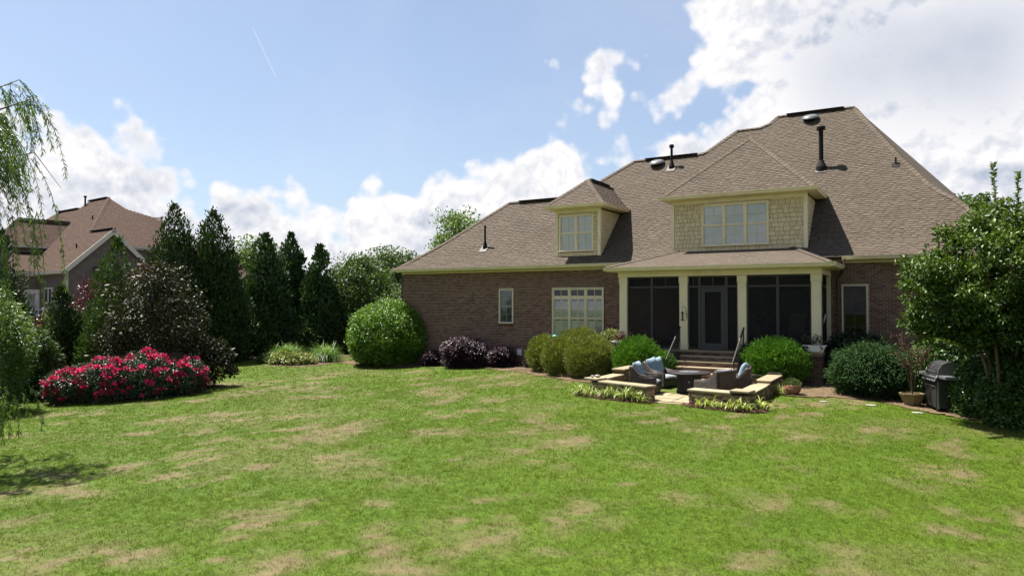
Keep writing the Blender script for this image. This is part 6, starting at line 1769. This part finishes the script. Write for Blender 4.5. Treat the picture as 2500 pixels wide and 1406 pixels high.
def rocker(label, x, y, rot):
    t = thing('rocking_chair', label, 'chair', (x, y, ZF), rot, 'white rocking chairs on the porch')
    W = .27; m = 'white_paint'
    for s in (-1, 1):
        MB().tube([(-.45, s * W, .09), (-.2, s * W, .03), (.1, s * W, .02), (.4, s * W, .06)], .022, 6).build('rocker', m, t)
        MB().tube([(.2, s * W, .03), (.22, s * W, .60)], .024, 6).build('leg', m, t)
        MB().tube([(-.2, s * W, .03), (-.22, s * W, .42), (-.40, s * W, 1.14)], .024, 6).build('back_post', m, t)
        MB().box(-.30, .30, s * W - .045, s * W + .045, .60, .625).build('arm', m, t, bevel=.006)
    for i in range(7): MB().box(-.2 + i * .065, -.145 + i * .065, -W + .01, W - .01, .40, .42).build('seat_slat', m, t)
    for i in range(9):
        q = i / 8; z = .50 + .60 * q; xx = -.235 - .155 * q
        MB().obox((xx, 0, z), (0, W - .01, 0), (.006, 0, 0), (-.007, 0, .028)).build('back_slat', m, t)
    MB().obox((-.40, 0, 1.16), (0, W + .03, 0), (.010, 0, 0), (-.01, 0, .035)).build('crest_rail', m, t)
rocker('white slatted rocking chair behind the door sidelight', -5.15, 24.5, R(-70))
rocker('white slatted rocking chair beside the flower table', -3.95, 24.6, R(-118))
rocker('white slatted rocking chair at the far end of the porch', -3.45, 25.1, R(-150))

def side_table():
    t = thing('side_table', 'small white side table under the bouquet on the porch', 'table', (-4.72, 24.35, ZF))
    MB().box(-.22, .22, -.22, .22, .50, .535).build('tabletop', 'white_paint', t, bevel=.006)
    for sx in (-1, 1):
        for sy in (-1, 1): MB().box(sx * .17 - .02, sx * .17 + .02, sy * .17 - .02, sy * .17 + .02, 0, .50).build('leg', 'white_paint', t)
    MB().box(-.17, .17, -.17, .17, .18, .20).build('lower_shelf', 'white_paint', t)
    v = thing('flower_vase', 'vase of white hydrangeas standing on the porch side table', 'vase', (-4.72, 24.35, ZF + .535))
    MB().lathe([(.07, 0), (.12, .08), (.13, .18), (.09, .27), (.10, .30)], (0, 0, 0), 18).build('vase', 'stone_grey', v, smooth=True)
    g = np.random.default_rng(77); d = rdir(g, 60); d[:, 2] = np.abs(d[:, 2]); B = d * np.array([.26, .26, .25]) * (.6 + .4 * g.random(60))[:, None] + np.array([0, 0, .42])
    F = np.repeat(B, 16, 0); o = rdir(g, len(F)); F = F + o * .04
    leaf_mesh('blooms', F, unit(o + rdir(g, len(F)) * .4), o, .04, .04, g.normal(.5, .2, len(F)), 'petal_white', v, kind='stuff')
    L2 = np.repeat(B, 4, 0) - np.array([0, 0, .05]); o = rdir(g, len(L2))
    leaf_mesh('foliage', L2 + o * .05, o, rdir(g, len(L2)), .10, .05, g.normal(.5, .2, len(L2)), 'lf_azalea', v)
side_table()

def potted(name, label, x, y, prof, material, n, rot=0):
    t = thing(name, label, 'pot', (x, y, G(x, y) + .03), rot)
    MB().lathe(prof, (0, 0, 0), n).build('pot', material, t, smooth=(n > 12))
    rr, zz = prof[-2]
    MB().lathe([(rr * .5, zz - .05), (rr * .93, zz - .03), (rr * .5, zz - .02)], (0, 0, 0), 16).build('soil', 'soil', t)
    return t
t = potted('terracotta_pot', 'squat terracotta pot of pale herbs beside the patio wall', -3.32, 20.75, [(.13, 0), (.19, .03), (.235, .10), (.235, .16), (.205, .205), (.205, .225), (.185, .225), (.18, .15)], 'terracotta', 22)
g = np.random.default_rng(55); n = 900; d = rdir(g, n); d[:, 2] = np.abs(d[:, 2])
leaf_mesh('foliage', d * np.array([.24, .24, .20]) * (.5 + .5 * g.random(n) ** .4)[:, None] + np.array([0, 0, .22]), unit(d + np.array([0, 0, .6]) + .4 * rdir(g, n)), rdir(g, n), .055, .014, g.normal(.5, .25, n), 'lf_herb', t)
t = potted('planter', 'faceted tan planter holding a brown leaved little maple', -0.42, 20.6, [(.17, 0), (.19, .02), (.30, .25), (.31, .29), (.275, .29), (.26, .20)], 'pot_tan', 8, R(10))
m = MB(); r = random.Random(56); C = []
for k in range(11):
    a = r.uniform(0, 6.28); b = Vector((0, 0, .25)); e = Vector((.55 * math.cos(a) * r.uniform(.3, 1), .5 * math.sin(a) * r.uniform(.3, 1), r.uniform(.9, 1.75)))
    mid = b.lerp(e, .5) + Vector((-.08 * math.cos(a), -.08 * math.sin(a), .05)); m.tube([b, mid, e], [.014, .009, .003], 5)
    for q in range(5):
        s = mid.lerp(e, r.random()); f = s + Vector((r.uniform(-.22, .22), r.uniform(-.22, .22), r.uniform(.0, .28))); m.tube([s, f], [.005, .002], 4); C += [s.lerp(f, u) for u in (.3, .5, .7, .85, 1.0)]
m.build('stems', 'bark', t)
C = np.array([tuple(c) for c in C]); C = np.repeat(C, 4, 0) + g.normal(0, .025, (len(C) * 4, 3)); n = len(C)
leaf_mesh('foliage', C, rdir(g, n), rdir(g, n), .055, .02, g.normal(.5, .3, n), 'lf_brown', t)

t = thing('garden_stake', 'dark green stake with a teal cap among the golden shrubs', 'stake', (-12.35, 24.0, G(-12.35, 24.0)))
MB().tube([(0, 0, 0), (0, 0, 1.36)], .045, 10).build('post', 'dark_green_metal', t)
MB().lathe([(.10, 1.36), (.105, 1.39), (.06, 1.42), (.02, 1.43)], (0, 0, 0), 14).build('cap', 'teal', t, smooth=True)
MB().tube([(.0, 0, 1.42), (0, 0, 1.78)], .007, 6).build('wire', 'iron', t)
r = random.Random(91)
for i, (x, y, s) in enumerate(((-2.4, 19.85, .10), (-1.3, 19.95, .13), (-.3, 19.5, .14))):
    n = 8; pts = [(s * r.uniform(.8, 1.2) * math.cos(k * 6.283 / n), s * .6 * r.uniform(.8, 1.2) * math.sin(k * 6.283 / n), -.05) for k in range(n)]
    o = MB().prism(pts, (0, 0, .10), r.random()).build('stepping_stone', 'stone_grey', None, bevel=.01)
    o.location = (x, y, G(x, y) - .03); tag(o, 'flat pale stepping stone sunk in the grass beside the pine straw', 'stone', 'stepping stones beside the bed')

# a stick on the pine straw
o = MB().tube([(-14.3, 23.95, G(-14.3, 24) + .06), (-13.9, 24.0, G(-13.9, 24) + .09), (-13.3, 24.05, G(-13.3, 24) + .07)], [.012, .016, .010], 6).build('stick', 'bark')
tag(o, 'fallen stick lying on the pine straw beside the golden shrubs', 'stick')

# ------------------------------------------------------------------ mulch, straw and grass blades
MUL_L = [(-8.85, 18.5), (-8.6, 18.15), (-8.0, 17.85), (-7.0, 17.5), (-6.3, 17.4), (-6.1, 17.75), (-6.4, 17.85), (-8.3, 18.5), (-8.5, 18.9), (-8.85, 18.9)]
MUL_R = [(-5.5, 17.7), (-5.2, 17.42), (-4.2, 17.25), (-3.6, 17.2), (-3.4, 17.5), (-3.45, 18.3), (-3.75, 18.5), (-3.75, 17.6), (-5.3, 17.8)]
bed('mulch_bed', MUL_L, 'mulch', step=.06, lift=.0, rough=.02, label='red bark mulch under the yellow green liriope')
bed('mulch_bed', MUL_R, 'mulch', step=.06, lift=.0, rough=.02, label='red bark mulch under the pale striped liriope')

def scatter(name, polys, dens, L, W, material, seed, tilt=.25, lift=.03, label=None, up=False):
    g = np.random.default_rng(seed); Cs = []
    for poly in polys:
        p = np.array(poly); lo, hi = p.min(0), p.max(0); n = int(dens * np.prod(hi - lo)); q = lo + g.random((n, 2)) * (hi - lo)
        Cs.append(q[inside(poly, q[:, 0], q[:, 1])])
    q = np.concatenate(Cs); n = len(q); z = Gv(q[:, 0], q[:, 1]) + lift + g.random(n) * .025
    a = g.random(n) * 6.283; D = np.stack([np.cos(a), np.sin(a), g.normal(0, tilt, n)], 1)
    Ln = L * g.uniform(.5, 1.4, n)
    return leaf_mesh(name, np.stack([q[:, 0], q[:, 1], z], 1), D, np.stack([g.normal(0, .3, n), g.normal(0, .3, n), np.ones(n)], 1), Ln, W * g.uniform(.6, 1.3, n), g.normal(.5, .3, n), material, None, fold=.1, kind='stuff', label=label)
leafmat('bark_chip', (0.0294, 0.0151, 0.0109), (0.1092, 0.0554, 0.0386), rough=.9, spec=.1, trans=0.0)
leafmat('straw', (0.0756, 0.0521, 0.0302), (0.1932, 0.1428, 0.0882), rough=.9, spec=.1, trans=0.1, tcol=(1, .9, .7))
scatter('mulch_chips', [MUL_L, MUL_R], 900, .07, .03, 'bark_chip', 501, label='loose red bark chips')
scatter('pine_needles', [BED_L + [(-8.45, 23.2), (-9.4, 23.2), (-9.4, 26.0), (-25.4, 26.2)], BED_R + [(6.0, 26.0), (-2.8, 26.0), (-2.8, 23.4), (-4.0, 23.4)], BED_I], 170, .18, .010, 'straw', 502, label='loose pine needles')

def grass():
    g = np.random.default_rng(601); th = R(30.7); fx, fy, rx, ry = -math.sin(th), math.cos(th), math.cos(th), math.sin(th)
    Q = []
    for d0, d1, dens, h, w, k, s0, s1 in ((5.5, 10.5, 4000, .036, .0050, 8, 0, .8), (10.5, 17, 1900, .040, .0078, 6, 0, .8), (17, 26, 800, .046, .0120, 5, 0, .8), (26, 40, 230, .054, .0230, 4, 0, .8),
                                          (2.0, 5.5, 900, .040, .0100, 6, 0, 1.6), (5.5, 13, 700, .042, .0125, 6, .8, 1.5), (13, 24, 330, .050, .0200, 5, .8, 1.4)):
        area = (s1 - s0) * (d1 ** 2 - d0 ** 2); n = int(area * dens / k)
        d = np.sqrt(g.uniform(d0 ** 2, d1 ** 2, n)); a = g.uniform(s0, s1, n) * np.where(g.random(n) < .5, -1, 1) * d
        x = np.repeat(fx * d + rx * a, k); y = np.repeat(fy * d + ry * a, k); n *= k
        hh = np.repeat(g.uniform(.75, 1.25, n // k), k)
        ox, oy = g.normal(0, 1, n), g.normal(0, 1, n); sp = (.016 + .03 * w / .008) * .5
        Q.append(np.stack([x + ox * sp, y + oy * sp, h * hh, np.full(n, w), ox * .55, oy * .55, np.repeat(g.random(n // k), k)], 1))
    Q = np.concatenate(Q); x, y = Q[:, 0], Q[:, 1]
    keep = (y < 26) | (x < -25)
    for poly in (PATIO, BED_L + [(-8.45, 23.2), (-9.4, 26), (-25.4, 26.2)], BED_R + [(6, 26), (-2.8, 26), (-4.0, 23.4)], BED_I, BED_T, MUL_L, MUL_R, [(-9.4, 22), (-3, 22), (-3, 27), (-9.4, 27)], ROSE_BED):
        jx = x + g.normal(0, .12, len(x)); jy = y + g.normal(0, .12, len(x))
        keep &= ~inside(poly, jx, jy)
    Q = Q[keep]; x, y, h, w, lx, ly, rt = Q.T; n = len(x)
    dry = dryness(x, y)
    thin = g.random(n) > dry * .45
    x, y, h, w, dry, lx, ly, rt = (v[thin] for v in (x, y, h, w, dry, lx, ly, rt)); n = len(x)
    h = h * g.uniform(.55, 1.35, n) * (1 - .45 * dry) * (.75 + .5 * fbm(np.stack([x, y], 1) * 3.0, 77, 2))
    z = Gv(x, y) - .004 + (fbm(np.stack([x, y], 1) * .5, 9, 3) - .5) * .03
    a = g.random(n) * 6.283; lx = lx + g.normal(0, .35, n); ly = ly + g.normal(0, .35, n)
    B = np.stack([x, y, z], 1); s = np.stack([np.cos(a), np.sin(a), np.zeros(n)], 1) * (w * .5 * g.uniform(.6, 1.3, n))[:, None]
    tip = B + np.stack([lx * h, ly * h, h], 1)
    V = np.stack([B - s, B + s, tip], 1).reshape(-1, 3)
    me = bpy.data.meshes.new('grass'); me.vertices.add(3 * n); me.vertices.foreach_set('co', V.ravel().astype(np.float32))
    me.loops.add(3 * n); me.loops.foreach_set('vertex_index', np.arange(3 * n, dtype=np.int32))
    me.polygons.add(n); me.polygons.foreach_set('loop_start', np.arange(0, 3 * n, 3, dtype=np.int32)); me.polygons.foreach_set('loop_total', np.full(n, 3, dtype=np.int32))
    dd = np.clip(dry * g.uniform(.55, 1.2, n) + g.normal(0, .10, n) + (g.random(n) < .06) * .6, 0, 1); dd[g.random(n) < .14] *= .15
    for nm, v in (('dry', dd), ('rnd', np.clip(.25 + rt * .5 + g.normal(0, .2, n), 0, 1)), ('tint', g.random(n))):
        at = me.attributes.new(nm, 'FLOAT', 'FACE'); at.data.foreach_set('value', v.astype(np.float32))
    me.materials.append(M_['turf_blade']); me.update()
    o = link('grass', me, kind='stuff', label='short mown grass of the lawn')
    print('grass blades', n)
grass()
